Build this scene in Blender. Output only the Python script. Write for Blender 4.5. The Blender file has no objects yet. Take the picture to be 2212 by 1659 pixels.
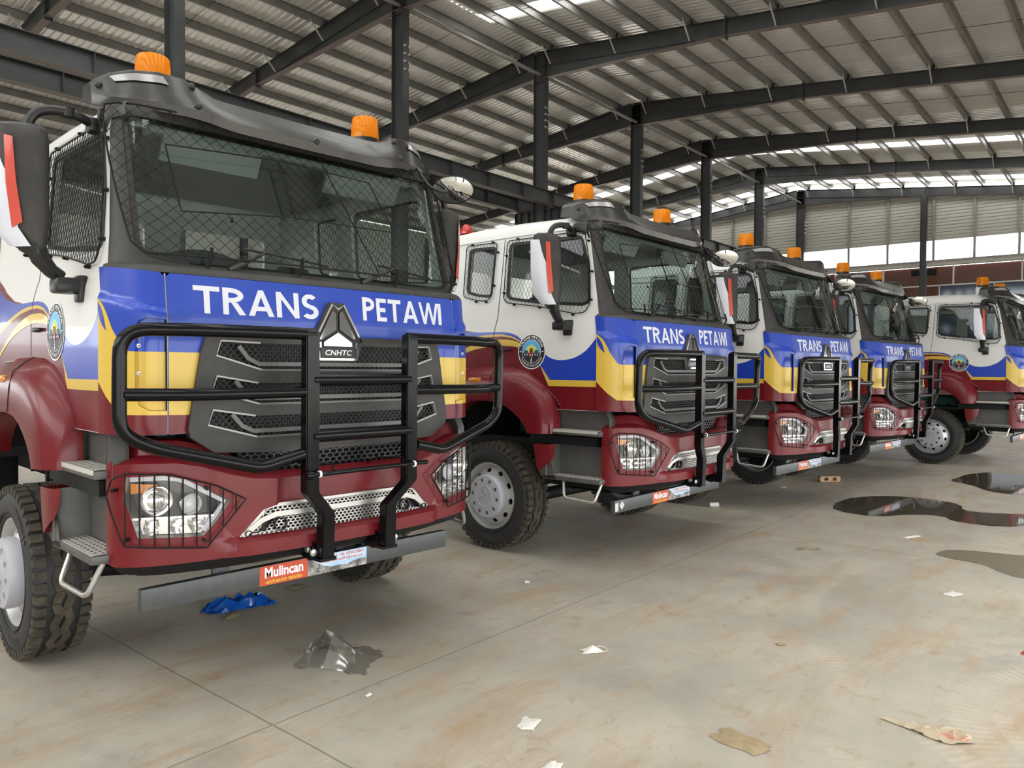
import bpy, bmesh, math, random
from mathutils import Vector, Matrix
random.seed(7)
C = bpy.context.scene.collection
scn = bpy.context.scene
PI = math.pi
# ------------------------------------------------------------------ camera
CAM = Vector((-2.645, -4.235, 1.864))
yaw, pit, rol = math.radians(43.799), math.radians(-1.165), math.radians(0.344)
fw = Vector((math.cos(yaw)*math.cos(pit), math.sin(yaw)*math.cos(pit), math.sin(pit)))
rt = Vector((math.sin(yaw), -math.cos(yaw), 0)); upv = rt.cross(fw)
r2 = rt*math.cos(rol)+upv*math.sin(rol); u2 = upv*math.cos(rol)-rt*math.sin(rol)
cd = bpy.data.cameras.new('camera'); cam = bpy.data.objects.new('camera', cd); C.objects.link(cam)
cd.sensor_width = 36; cd.lens = 1634.7/2212*36; cd.clip_end = 400; cd.clip_start = 0.05
m3 = Matrix((r2, u2, -fw)).transposed()
cam.matrix_world = Matrix.Translation(CAM) @ m3.to_4x4()
scn.camera = cam
# ------------------------------------------------------------------ world, exposure
w = bpy.data.worlds.new('overcast'); scn.world = w; w.use_nodes = True
wn = w.node_tree.nodes; wl = w.node_tree.links
bg = wn['Background']; bg.inputs[1].default_value = 4.2
tc = wn.new('ShaderNodeTexCoord'); sp = wn.new('ShaderNodeSeparateXYZ'); rp = wn.new('ShaderNodeValToRGB')
wl.new(tc.outputs['Generated'], sp.inputs[0]); wl.new(sp.outputs[2], rp.inputs[0]); wl.new(rp.outputs[0], bg.inputs[0])
rp.color_ramp.elements[0].color = (0.80, 0.84, 0.88, 1); rp.color_ramp.elements[1].color = (1, 0.985, 0.955, 1)
rp.color_ramp.elements[1].position = 0.6
scn.view_settings.view_transform = 'Standard'; scn.view_settings.look = 'None'
scn.view_settings.gamma = 1; scn.view_settings.exposure = 0.62
scn.view_settings.use_curve_mapping = False

# ------------------------------------------------------------------ materials
def mat(name, col, rough=.5, metal=0., coat=0., noise=None, bump=None, spec=.5, emit=None):
    """noise = (scale, colour2, amount, detail) mixes a second colour in by noise"""
    m = bpy.data.materials.new(name); m.use_nodes = True
    n = m.node_tree.nodes; l = m.node_tree.links; b = n['Principled BSDF']
    b.inputs['Base Color'].default_value = (*col, 1); b.inputs['Roughness'].default_value = rough
    b.inputs['Metallic'].default_value = metal; b.inputs['Specular IOR Level'].default_value = spec
    if coat: b.inputs['Coat Weight'].default_value = coat; b.inputs['Coat Roughness'].default_value = .06
    if emit: b.inputs['Emission Color'].default_value = (*emit[0], 1); b.inputs['Emission Strength'].default_value = emit[1]
    t = None
    if noise or bump: t = n.new('ShaderNodeTexCoord')
    if noise:
        sc, c2, lo, hi = noise
        nz = n.new('ShaderNodeTexNoise'); nz.inputs['Scale'].default_value = sc; nz.inputs['Detail'].default_value = 6; nz.inputs['Roughness'].default_value = .65
        l.new(t.outputs['Object'], nz.inputs['Vector'])
        r = n.new('ShaderNodeValToRGB'); r.color_ramp.elements[0].position = lo; r.color_ramp.elements[1].position = hi
        r.color_ramp.elements[0].color = (*col, 1); r.color_ramp.elements[1].color = (*c2, 1)
        l.new(nz.outputs[0], r.inputs[0]); l.new(r.outputs[0], b.inputs['Base Color'])
    if bump:
        nz = n.new('ShaderNodeTexNoise'); nz.inputs['Scale'].default_value = bump[0]; nz.inputs['Detail'].default_value = 4
        bp = n.new('ShaderNodeBump'); bp.inputs['Strength'].default_value = bump[1]; bp.inputs['Distance'].default_value = .01
        l.new(t.outputs['Object'], nz.inputs['Vector']); l.new(nz.outputs[0], bp.inputs['Height']); l.new(bp.outputs[0], b.inputs['Normal'])
    return m
M_ = {}
M_['white'] = mat('white_paint', (.68, .68, .655), .4, coat=.15, spec=.4)
M_['blue'] = mat('blue_film', (.012, .052, .40), .38, coat=.2, noise=(3, (.035, .08, .40), .45, .85))
M_['bluebody'] = mat('blue_paint', (.008, .045, .40), .33, coat=.3)
M_['yellow'] = mat('yellow_film', (.64, .43, .055), .38, coat=.2)
M_['red'] = mat('maroon_paint', (.135, .008, .012), .3, coat=.1, spec=.3, noise=(2.5, (.17, .018, .020), .5, .8))
M_['letter'] = mat('letter_film', (.66, .68, .76), .45)
M_['plastic'] = mat('grey_plastic', (.036, .035, .034), .5, spec=.35, noise=(5, (.058, .055, .050), .45, .75))
M_['panelgrey'] = mat('step_plastic', (.075, .073, .069), .42, noise=(4, (.105, .10, .092), .45, .75))
M_['black'] = mat('black_plastic', (.012, .012, .013), .4)
M_['gloss'] = mat('dusty_black_visor', (.013, .0125, .012), .3, coat=.1, noise=(7, (.042, .038, .031), .42, .8))
M_['barblack'] = mat('black_coated_steel', (.003, .003, .004), .2, spec=.22)
M_['wire'] = mat('black_wire', (.004, .004, .004), .5, spec=.25)
M_['chassis'] = mat('chassis_black', (.008, .008, .009), .6, spec=.25)
M_['beam'] = mat('grey_bar_paint', (.055, .060, .060), .42, noise=(18, (.075, .078, .076), .4, .7))
M_['sidewall'] = mat('tyre_rubber', (.020, .020, .021), .55)
M_['tread'] = mat('tyre_tread_brown', (.030, .025, .018), .75, noise=(14, (.085, .065, .040), .4, .78))
M_['rawletter'] = mat('tyre_letters', (.036, .036, .038), .45)
M_['silver'] = mat('wheel_silver', (.55, .55, .54), .38, metal=.6)
M_['cap'] = mat('hub_cover_plastic', (.42, .42, .46), .42)
M_['nut'] = mat('lug_nut', (.20, .15, .10), .45, metal=.5)
M_['chrome'] = mat('chrome', (.82, .82, .82), .07, metal=1)
M_['pane_chrome'] = mat('dark_chrome', (.33, .33, .33), .08, metal=1)
M_['satin'] = mat('satin_metal', (.48, .47, .45), .35, metal=.8)
M_['tread_plate'] = mat('step_tread_metal', (.62, .60, .56), .4, metal=.35)
M_['trimgrey'] = mat('grille_trim', (.095, .094, .090), .4, metal=.2)
M_['trimedge'] = mat('grille_edge', (.30, .30, .29), .4, metal=.3)
M_['meshblack'] = mat('grille_black', (.015, .015, .016), .4)
M_['meshgrey'] = mat('grille_mesh', (.022, .022, .022), .6, spec=.3)
M_['orange'] = mat('reflector_red', (.55, .06, .035), .25, coat=.6)
M_['mirror'] = mat('mirror_glass', (.80, .82, .82), .03, metal=1)
M_['seat'] = mat('seat_fabric', (.055, .06, .062), .85)
M_['dash'] = mat('dash_plastic', (.035, .038, .04), .7)
M_['lining'] = mat('cab_lining', (.30, .31, .31), .8)
M_['paper'] = mat('white_paper', (.62, .60, .55), .7, noise=(9, (.5, .48, .44), .5, .8))
M_['stickred'] = mat('sticker_red', (.55, .07, .025), .4)
M_['stickyel'] = mat('sticker_yellow', (.75, .48, .03), .4)
M_['textwhite'] = mat('print_white', (.85, .85, .85), .5)
M_['textred'] = mat('print_red', (.5, .10, .09), .5)
M_['skyprint'] = mat('print_sky', (.32, .55, .80), .5, noise=(6, (.72, .80, .88), .4, .7))
M_['rockprint'] = mat('print_rock', (.10, .09, .08), .5, noise=(14, (.55, .53, .50), .42, .66))
M_['logoblack'] = mat('logo_black', (.015, .013, .014), .4)
M_['logosky'] = mat('logo_sky', (.10, .42, .75), .4)
M_['logosun'] = mat('logo_sun', (.80, .70, .05), .4)
M_['logogreen'] = mat('logo_haze', (.42, .62, .36), .4)
M_['logored'] = mat('logo_red', (.30, .02, .02), .4)
M_['logodark'] = mat('logo_dark', (.05, .07, .09), .4)
M_['redlamp'] = mat('red_lamp', (.45, .015, .015), .15, coat=.5)
M_['green'] = mat('engine_green', (.02, .16, .14), .45)
M_['lamp_dark'] = mat('lamp_inner', (.02, .02, .021), .3)
M_['reflector'] = mat('lamp_reflector', (.85, .85, .84), .12, metal=.9)
M_['marker'] = mat('marker_lens', (.30, .30, .31), .15, coat=.5)
M_['drl'] = mat('lamp_strip', (.62, .62, .66), .35)

def glass(name, col, rough=.0, refl=1.0, trans=.9):
    m = bpy.data.materials.new(name); m.use_nodes = True
    n = m.node_tree.nodes; l = m.node_tree.links; n.remove(n['Principled BSDF'])
    tr = n.new('ShaderNodeBsdfTransparent'); tr.inputs[0].default_value = (*col, 1)
    gl = n.new('ShaderNodeBsdfGlossy'); gl.inputs['Roughness'].default_value = rough
    fr = n.new('ShaderNodeFresnel'); fr.inputs[0].default_value = 1.5
    mu = n.new('ShaderNodeMath'); mu.operation = 'MULTIPLY'; mu.inputs[1].default_value = refl; mu.use_clamp = True
    ge = n.new('ShaderNodeNewGeometry'); io = n.new('ShaderNodeMath'); io.operation = 'MULTIPLY_ADD'      # thin pane: same reflectance from both sides
    io.inputs[1].default_value = 1/1.5-1.5; io.inputs[2].default_value = 1.5
    l.new(ge.outputs['Backfacing'], io.inputs[0]); l.new(io.outputs[0], fr.inputs[0])
    mx = n.new('ShaderNodeMixShader')
    l.new(fr.outputs[0], mu.inputs[0]); l.new(mu.outputs[0], mx.inputs[0]); l.new(tr.outputs[0], mx.inputs[1]); l.new(gl.outputs[0], mx.inputs[2])
    l.new(mx.outputs[0], n['Material Output'].inputs[0])
    return m
M_['glass'] = glass('windscreen_glass', (.60, .69, .66), .015, 1.1)
M_['sideglass'] = glass('side_glass', (.76, .82, .80), .01, 1.1)
M_['lens'] = glass('lamp_cover', (.93, .93, .93), .02, 1.2)

def translucent(name, col, tint, fac=.5, rough=.1):
    m = bpy.data.materials.new(name); m.use_nodes = True
    n = m.node_tree.nodes; l = m.node_tree.links; b = n['Principled BSDF']
    b.inputs['Base Color'].default_value = (*col, 1); b.inputs['Roughness'].default_value = rough
    tl = n.new('ShaderNodeBsdfTranslucent'); tl.inputs[0].default_value = (*tint, 1)
    mx = n.new('ShaderNodeMixShader'); mx.inputs[0].default_value = fac
    l.new(b.outputs[0], mx.inputs[1]); l.new(tl.outputs[0], mx.inputs[2]); l.new(mx.outputs[0], n['Material Output'].inputs[0])
    return m
M_['amber'] = translucent('amber_dome', (.85, .33, .012), (1.0, .52, .03), .6, .12)
M_['ambersig'] = mat('amber_signal', (.62, .22, .02), .2, coat=.6)

# ------------------------------------------------------------------ mesh helpers
def finish(name, bm, mats, parent=None, smooth=35, loc=None):
    me = bpy.data.meshes.new(name); bm.normal_update(); bm.to_mesh(me); bm.free()
    if not isinstance(mats, (list, tuple)): mats = [mats]
    for m in mats: me.materials.append(m)
    if smooth:
        for p in me.polygons: p.use_smooth = True
        me.set_sharp_from_angle(angle=math.radians(smooth))
    o = bpy.data.objects.new(name, me); C.objects.link(o)
    if parent: o.parent = parent
    if loc: o.location = loc
    return o
def tag(o, label, cat, group=None, kind=None):
    if label: o['label'] = label
    if cat: o['category'] = cat
    if group: o['group'] = group
    if kind: o['kind'] = kind
    return o
def empty(name, loc=(0, 0, 0), rz=0, parent=None):
    o = bpy.data.objects.new(name, None); C.objects.link(o); o.location = loc; o.rotation_euler = (0, 0, rz)
    if parent: o.parent = parent
    return o
def box(bm, c, s, rot=None, mi=0, bev=0.):
    hx, hy, hz = s[0]/2, s[1]/2, s[2]/2
    g = bmesh.ops.create_cube(bm, size=1)
    vs = g['verts']
    for v in vs: v.co = Vector((v.co.x*s[0], v.co.y*s[1], v.co.z*s[2]))
    fs = list({f for v in vs for f in v.link_faces})
    if bev:
        es = list({e for v in vs for e in v.link_edges})
        r = bmesh.ops.bevel(bm, geom=es, offset=bev, segments=2, profile=.5, affect='EDGES')
        vs = list({v for f in r['faces'] for v in f.verts} | {v for f in fs if f.is_valid for v in f.verts})
        fs = list({f for v in vs for f in v.link_faces})
    for f in fs: f.material_index = mi
    R = rot if rot is not None else Matrix.Identity(3)
    for v in vs: v.co = R @ v.co + Vector(c)
    return vs
def rz3(a): return Matrix.Rotation(a, 3, 'Z')
def rx3(a): return Matrix.Rotation(a, 3, 'X')
def ry3(a): return Matrix.Rotation(a, 3, 'Y')
def hexa(bm, a, b, mi=0):
    """solid from two quads (4 points each)"""
    va = [bm.verts.new(p) for p in a]; vb = [bm.verts.new(p) for p in b]; n = len(a)
    fs = [bm.faces.new(va[::-1]), bm.faces.new(vb)]
    for i in range(n): fs.append(bm.faces.new((va[i], va[(i+1) % n], vb[(i+1) % n], vb[i])))
    for f in fs: f.material_index = mi
def tube(bm, pts, r, n=10, mi=0, cap=True, rr=None):
    pts = [Vector(p) for p in pts]; rings = []
    T0 = None; N = None
    for i, p in enumerate(pts):
        T = (pts[min(i+1, len(pts)-1)]-pts[max(i-1, 0)]).normalized()
        if N is None:
            a = Vector((0, 0, 1)) if abs(T.z) < .9 else Vector((1, 0, 0)); N = T.cross(a).normalized()
        else:
            N = (N - T*N.dot(T)).normalized()
        B = T.cross(N)
        sc = 1.
        if 0 < i < len(pts)-1:
            d = (pts[i]-pts[i-1]).normalized().dot((pts[i+1]-pts[i]).normalized()); sc = 1/max(.6, math.sqrt((1+d)/2))
        ra = rr[i] if rr else r
        rings.append([bm.verts.new(p+(N*math.cos(2*PI*k/n)+B*math.sin(2*PI*k/n))*ra) for k in range(n)])
    for a, b in zip(rings, rings[1:]):
        for k in range(n):
            f = bm.faces.new((a[k], a[(k+1) % n], b[(k+1) % n], b[k])); f.material_index = mi
    if cap:
        bm.faces.new(rings[0][::-1]).material_index = mi; bm.faces.new(rings[-1]).material_index = mi
def fillet(pts, rad, seg=6):
    """round the corners of an open path"""
    pts = [Vector(p) for p in pts]; out = [pts[0]]
    for i in range(1, len(pts)-1):
        a = (pts[i-1]-pts[i]); b = (pts[i+1]-pts[i])
        d = min(rad[i] if isinstance(rad, (list, tuple)) else rad, a.length*.49, b.length*.49)
        p0 = pts[i]+a.normalized()*d; p1 = pts[i]+b.normalized()*d
        for k in range(seg+1):
            t = k/seg; out.append(p0*(1-t)**2+pts[i]*2*t*(1-t)+p1*t*t)
    out.append(pts[-1]); return out
def roundpoly(P, rad, seg=4):
    out = []; n = len(P)
    for i in range(n):
        a = Vector(P[i-1])-Vector(P[i]); b = Vector(P[(i+1) % n])-Vector(P[i])
        d = min(rad, a.length*.45, b.length*.45); p = Vector(P[i])
        p0 = p+a.normalized()*d; p1 = p+b.normalized()*d
        for k in range(seg+1):
            t = k/seg; q = p0*(1-t)**2+p*2*t*(1-t)+p1*t*t; out.append((q[0], q[1]))
    return out
def lathe(bm, prof, n=48, mi=0, axis='x', cen=(0, 0, 0), ang0=0, cap=False):
    """prof: list of (axial, radius)"""
    rings = []
    for a, r in prof:
        ring = []
        for k in range(n):
            t = 2*PI*k/n+ang0; c, s = math.cos(t)*r, math.sin(t)*r
            p = {'x': (a, c, s), 'y': (c, a, s), 'z': (c, s, a)}[axis]
            ring.append(bm.verts.new((p[0]+cen[0], p[1]+cen[1], p[2]+cen[2])))
        rings.append(ring)
    for A, B in zip(rings, rings[1:]):
        for k in range(n):
            f = bm.faces.new((A[k], A[(k+1) % n], B[(k+1) % n], B[k])); f.material_index = mi
    for ring, pr in ((rings[0], prof[0]), (rings[-1], prof[-1])):
        if cap and pr[1] > 1e-4:
            try: bm.faces.new(ring).material_index = mi
            except Exception: pass
def fill2d(outline, holes=(), ucuts=(), vcuts=()):
    bm = bmesh.new(); es = []
    for loop in [outline, *holes]:
        vs = [bm.verts.new((p[0], p[1], 0)) for p in loop]
        for i in range(len(vs)): es.append(bm.edges.new((vs[i], vs[(i+1) % len(vs)])))
    bmesh.ops.triangle_fill(bm, use_beauty=True, use_dissolve=False, edges=es)
    for f in bm.faces:
        if f.normal.z < 0: f.normal_flip()
    if not ucuts and not vcuts: return bm
    for u in ucuts: bmesh.ops.bisect_plane(bm, geom=bm.verts[:]+bm.edges[:]+bm.faces[:], dist=1e-5, plane_co=(u, 0, 0), plane_no=(1, 0, 0))
    for v in vcuts: bmesh.ops.bisect_plane(bm, geom=bm.verts[:]+bm.edges[:]+bm.faces[:], dist=1e-5, plane_co=(0, v, 0), plane_no=(0, 1, 0))
    return bm
def fr(a, b, st):
    n = max(1, int(round((b-a)/st))); return [a+(b-a)*i/n for i in range(1, n)]
def panel(name, outline, M, m, parent, holes=(), thick=.0, uc=(), vc=(), flip=False, smooth=35, back=None):
    """2-D outline mapped by M(u,v) -> xyz; thick>0 adds depth through M(u,v,d)"""
    bm = fill2d(outline, holes, uc, vc)
    if thick:
        old = bm.faces[:]; uv = {v: (v.co.x, v.co.y) for v in bm.verts}
        bnd = [e for e in bm.edges if len(e.link_faces) == 1]
        cp = {v: bm.verts.new(v.co) for v in list(uv)}
        for f in old: bm.faces.new([cp[v] for v in reversed(f.verts[:])])
        for e in bnd:
            a, b = e.verts
            try: bm.faces.new((a, b, cp[b], cp[a]))
            except Exception: pass
        for v, (u, vv) in uv.items():
            cp[v].co = M(u, vv, thick); v.co = M(u, vv, 0)
    else:
        for v in bm.verts: v.co = M(v.co.x, v.co.y, 0)
    bmesh.ops.recalc_face_normals(bm, faces=bm.faces[:])
    return finish(name, bm, m, parent, smooth)
def addpanel(bm, outline, M, mi=0, holes=(), uc=(), vc=(), d=0):
    b = fill2d(outline, holes, uc, vc); mp = {}
    for v in b.verts: mp[v] = bm.verts.new(M(v.co.x, v.co.y, d))
    for f in b.faces:
        g = bm.faces.new([mp[v] for v in f.verts]); g.material_index = mi
    b.free()
def inside(p, P):
    x, y = p; c = False; n = len(P)
    for i in range(n):
        x1, y1 = P[i]; x2, y2 = P[i-1]
        if (y1 > y) != (y2 > y) and x < (x2-x1)*(y-y1)/(y2-y1)+x1: c = not c
    return c
def strip(bm, path, w, M, mi=0, d=0, depth=.006, closed=False):
    """raised flat strip following a 2-D path on a surface M"""
    P = [Vector(p) for p in path]; n = len(P); L = []; R = []
    for i in range(n):
        a = P[(i-1) % n] if (closed or i > 0) else P[i]; b = P[(i+1) % n] if (closed or i < n-1) else P[i]
        t = (b-a).normalized(); nn = Vector((-t.y, t.x))
        L.append(P[i]+nn*w/2); R.append(P[i]-nn*w/2)
    top = [[bm.verts.new(M(q[0], q[1], d)) for q in S] for S in (L, R)]
    bot = [[bm.verts.new(M(q[0], q[1], d+depth)) for q in S] for S in (L, R)]
    for i in range(n if closed else n-1):
        j = (i+1) % n
        for q in ((top[0][i], top[0][j], top[1][j], top[1][i]), (top[0][i], bot[0][i], bot[0][j], top[0][j]), (top[1][i], top[1][j], bot[1][j], bot[1][i])):
            bm.faces.new(q).material_index = mi
def arc(cx, cy, r, a0, a1, n=12): return [(cx+r*math.cos(a0+(a1-a0)*i/n), cy+r*math.sin(a0+(a1-a0)*i/n)) for i in range(n+1)]
def textmesh(s, size=1., bold=0., extr=0.):
    """text -> list of (verts, faces) via a temporary curve, built-in font"""
    cu = bpy.data.curves.new('tmp', 'FONT'); cu.body = s; cu.size = size; cu.offset = bold; cu.extrude = extr
    cu.align_x = 'CENTER'; cu.align_y = 'CENTER'; cu.resolution_u = 3
    o = bpy.data.objects.new('tmp', cu); C.objects.link(o)
    bpy.context.view_layer.update()
    me = bpy.data.meshes.new_from_object(o.evaluated_get(bpy.context.evaluated_depsgraph_get()))
    V = [v.co.copy() for v in me.vertices]; F = [list(p.vertices) for p in me.polygons]
    bpy.data.objects.remove(o); bpy.data.curves.remove(cu); bpy.data.meshes.remove(me)
    return V, F
def addtext(bm, s, size, fn, mi=0, bold=0., extr=0., wid=None):
    V, F = textmesh(s, size, bold, extr)
    if wid:
        x0 = min(v.x for v in V); x1 = max(v.x for v in V); k = wid/(x1-x0)
        for v in V: v.x = (v.x-(x0+x1)/2)*k
    vs = [bm.verts.new(fn(v.x, v.y, v.z)) for v in V]
    for f in F:
        try: bm.faces.new([vs[i] for i in f]).material_index = mi
        except Exception: pass

# ------------------------------------------------------------------ surfaces of the cab (truck frame: x right, y back, z up)
class Plan:
    def __init__(s, pts, sub=10):
        P = [(-pts[1][0], pts[1][1])]+pts+[(2*pts[-1][0]-pts[-2][0], 2*pts[-1][1]-pts[-2][1])]; out = []
        for i in range(1, len(P)-2):
            for k in range(sub):
                t = k/sub
                out.append(tuple(0.5*((2*P[i][j])+(-P[i-1][j]+P[i+1][j])*t+(2*P[i-1][j]-5*P[i][j]+4*P[i+1][j]-P[i+2][j])*t*t+(-P[i-1][j]+3*P[i][j]-3*P[i+1][j]+P[i+2][j])*t**3) for j in (0, 1)))
        out.append(pts[-1]); s.p = out; s.s = [0]
        for a, b in zip(out, out[1:]): s.s.append(s.s[-1]+math.dist(a, b))
        s.L = s.s[-1]
    def __call__(s, u, d=0.):
        a = abs(u); sg = -1 if u < 0 else 1
        if a >= s.L: i = len(s.p)-2
        else:
            i = 0
            while s.s[i+1] < a: i += 1
        t = (a-s.s[i])/(s.s[i+1]-s.s[i]); A, B = s.p[i], s.p[i+1]
        x = A[0]+(B[0]-A[0])*t; y = A[1]+(B[1]-A[1])*t
        if d:
            # smoothed normal
            j = min(i+1, len(s.p)-1); q0 = s.p[max(i-1, 0)]; q1 = s.p[min(j+1, len(s.p)-1)]
            tx, ty = q1[0]-q0[0], q1[1]-q0[1]; n = math.hypot(tx, ty)
            if i == 0: tx, ty, n = 1, 0, 1
            x += -ty/n*d; y += tx/n*d
        return sg*x, y
ell = [(1.02+.23*math.sin(math.radians(a)), .13-.27*math.cos(math.radians(a))) for a in (18, 36, 54, 72, 90)]
PF = Plan([(0, -.165), (.35, -.163), (.7, -.155), (1.0, -.142)]+ell)
PB = Plan([(0, -.315), (.35, -.305), (.66, -.27), (.82, -.237), (1.0, -.185), (1.13, -.125), (1.21, -.06), (1.245, .0), (1.25, .07)])
FU = PF.L; BU = PB.L
def MF(u, z, d=0.):
    x, y = PF(u, d); return Vector((x, y+.12*max(0, z-2.12), z))
def MB(u, z, d=0.):
    x, y = PB(u, d); return Vector((x, y, z))
def interp(z, P):
    if z <= P[0][0]: return P[0][1]
    for (a, b), (c, e) in zip(P, P[1:]):
        if z <= c: return b+(e-b)*(z-a)/(c-a)
    return P[-1][1]
XS = [(1.3, 1.235), (1.48, 1.24), (1.75, 1.252), (2.15, 1.25), (2.28, 1.237), (2.4, 1.205), (3.2, 1.145), (3.235, 1.14), (3.30, 1.115), (3.36, 1.06), (3.40, .92), (3.42, .6), (3.43, 0)]
def xs(z): return interp(z, XS)
def MS(sg):
    return lambda y, z, d=0.: Vector((sg*(xs(z)-d), y, z))
def MW(u, z, d=0.):
    hw = interp(z, [(2.33, 1.225), (2.4, 1.205), (3.2, 1.145), (3.3, 1.12)])
    y0 = -.05+.27*(z-2.4); ye = .136+.2*(z-2.367); a = abs(u); sg = -1 if u < 0 else 1; f = .72
    if a < f: x, y, nx, ny = hw*a/f*.8, y0+.03*(a/f)**2, .08*a/f, -1
    else:
        t = min(1, (a-f)/(1-f))*PI/2
        x, y = hw*(.8+.2*math.sin(t)), ye-(ye-y0-.03)*math.cos(t); nx, ny = math.sin(t), -math.cos(t)
    n = math.hypot(nx, ny)
    return Vector((sg*(x-nx/n*d), y-ny/n*d, z+.27*d*(-ny/n)*-.3))

# ------------------------------------------------------------------ big letters drawn from strokes (height 1)
def letter(ch, w, t=.21):
    q = lambda x0, y0, x1, y1: [(x0, y0), (x1, y0), (x1, y1), (x0, y1)]
    def arcstroke(cx, cy, rx, ry, a0, a1, n=12):
        out = []
        for i in range(n):
            A = a0+(a1-a0)*i/n; B = a0+(a1-a0)*(i+1)/n
            out.append([(cx+rx*math.cos(A), cy+ry*math.sin(A)), (cx+rx*math.cos(B), cy+ry*math.sin(B)), (cx+(rx-t)*math.cos(B), cy+(ry-t*.85)*math.sin(B)), (cx+(rx-t)*math.cos(A), cy+(ry-t*.85)*math.sin(A))])
        return out
    s = t*1.08
    if ch == 'T': return [q(0, 1-t*.85, w, 1), q(w/2-t/2, 0, w/2+t/2, 1-t*.85)]
    if ch == 'I': return [q(0, 0, w, 1)]
    if ch == 'E': return [q(0, 0, t, 1), q(t, 0, w, t*.85), q(t, .5-t*.42, w*.9, .5+t*.42), q(t, 1-t*.85, w, 1)]
    if ch == 'A': return [[(0, 0), (s, 0), (w/2+s*.42, 1), (w/2-s*.42, 1)], [(w-s, 0), (w, 0), (w/2+s*.42, 1), (w/2-s*.42, 1)], q(w*.25, .2, w*.75, .2+t*.8)]
    if ch == 'N': return [q(0, 0, t, 1), q(w-t, 0, w, 1), [(0, 1), (t*.9, 1), (w, 0), (w-t*.9, 0)]]
    if ch == 'W':
        o = []; h = w/4
        for k in range(4):
            a, b = (k*h, (k+1)*h) if k % 2 == 0 else (k*h, (k+1)*h)
            y0, y1 = (1, 0) if k % 2 == 0 else (0, 1)
            o.append([(a-s*.38+.04, y0), (a+s*.38+.04, y0), (b+s*.38+.04, y1), (b-s*.38+.04, y1)])
        return o
    if ch in 'PR':
        r = .29 if ch == 'P' else .275; rx = w-t*1.3 if ch == 'P' else w*.92-t*1.3
        o = [q(0, 0, t, 1), q(t, 1-t*.85, w-rx, 1), q(t, 1-2*r, w-rx, 1-2*r+t*.85)] + arcstroke(w-rx if ch == 'P' else w*.92-rx, 1-r, rx, r, -PI/2, PI/2)
        if ch == 'R': o.append([(w*.36, .46), (w*.36+s, .46), (w, 0), (w-s*1.1, 0)])
        return o
    if ch == 'S':
        r = .2875
        return (arcstroke(w*.5, 1-r, w*.46, r, math.radians(35), math.radians(270)) + arcstroke(w*.5, r, w*.5, r+.0, math.radians(90), math.radians(-145)))
    return []
def word(bm, s, widths, gap, x0, x1, z0, h, M, d, mi=0):
    tot = sum(widths)+gap*(len(s)-1); k = (x1-x0)/tot; x = 0
    for ch, wd in zip(s, widths):
        for poly in letter(ch, wd):
            P = [(x0+(x+p[0])*k, z0+p[1]*h) for p in poly]
            # subdivide the quad across for curvature
            vs = [bm.verts.new(M(u, v, d)) for u, v in P]
            bm.faces.new(vs).material_index = mi
        x += wd+gap

# ------------------------------------------------------------------ the truck, built once and copied
def MFc(u, z, d=0.):
    zr = 2.122+(abs(u)-1.0)/.41*.096
    k = max(0, min(1, (zr+.018-z)/.036)) if abs(u) > .93 else 0
    k *= min(1, (abs(u)-.93)/.07) if abs(u) < 1.0 else 1
    return MF(u, z, d-.016*k)
def sgn(P, s): return [(s*u, v) for u, v in P]
DOORWIN = [(.392, 3.152), (1.305, 3.168), (1.312, 2.635), (1.27, 2.600), (.92, 2.545), (.33, 2.490), (.262, 2.520), (.288, 2.843)]
REARWIN = [(1.51, 3.155), (1.89, 3.165), (1.90, 2.70), (1.72, 2.655), (1.57, 2.640), (1.54, 2.665)]
def wires(bm, P, M, pitch, r, d, asp=(1, 1), holes=(), seg=.16, ang=45):
    """two families of diagonal wires clipped to the polygon P"""
    us = [p[0]*asp[0] for p in P]; vs = [p[1]*asp[1] for p in P]
    Q = [(p[0]*asp[0], p[1]*asp[1]) for p in P]; H = [[(p[0]*asp[0], p[1]*asp[1]) for p in h] for h in holes]
    for sg in (1, -1):
        dx, dy = math.cos(math.radians(ang)), sg*math.sin(math.radians(ang)); nx, ny = -dy, dx
        cs = [q[0]*nx+q[1]*ny for q in Q]; c = min(cs)+pitch*.5
        while c < max(cs):
            ts = []
            for L in [Q, *H]:
                for i in range(len(L)):
                    a, b = L[i-1], L[i]; ca = a[0]*nx+a[1]*ny-c; cb = b[0]*nx+b[1]*ny-c
                    if ca*cb < 0:
                        t = ca/(ca-cb); ts.append((a[0]+(b[0]-a[0])*t)*dx+(a[1]+(b[1]-a[1])*t)*dy)
            ts.sort()
            for t0, t1 in zip(ts[::2], ts[1::2]):
                n = max(1, int((t1-t0)/seg+.5)); pts = []
                for k in range(n+1):
                    t = t0+(t1-t0)*k/n
                    pts.append(M((nx*c+dx*t)/asp[0], (ny*c+dy*t)/asp[1], d))
                tube(bm, pts, r, 4, cap=False)
            c += pitch
def loft(bm, rows, mi=0, closed=False):
    vs = [[bm.verts.new(p) for p in r] for r in rows]
    for A, B in zip(vs, vs[1:]):
        n = len(A)
        for k in range(n if closed else n-1):
            bm.faces.new((A[k], A[(k+1) % n], B[(k+1) % n], B[k])).material_index = mi
    return vs
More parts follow.
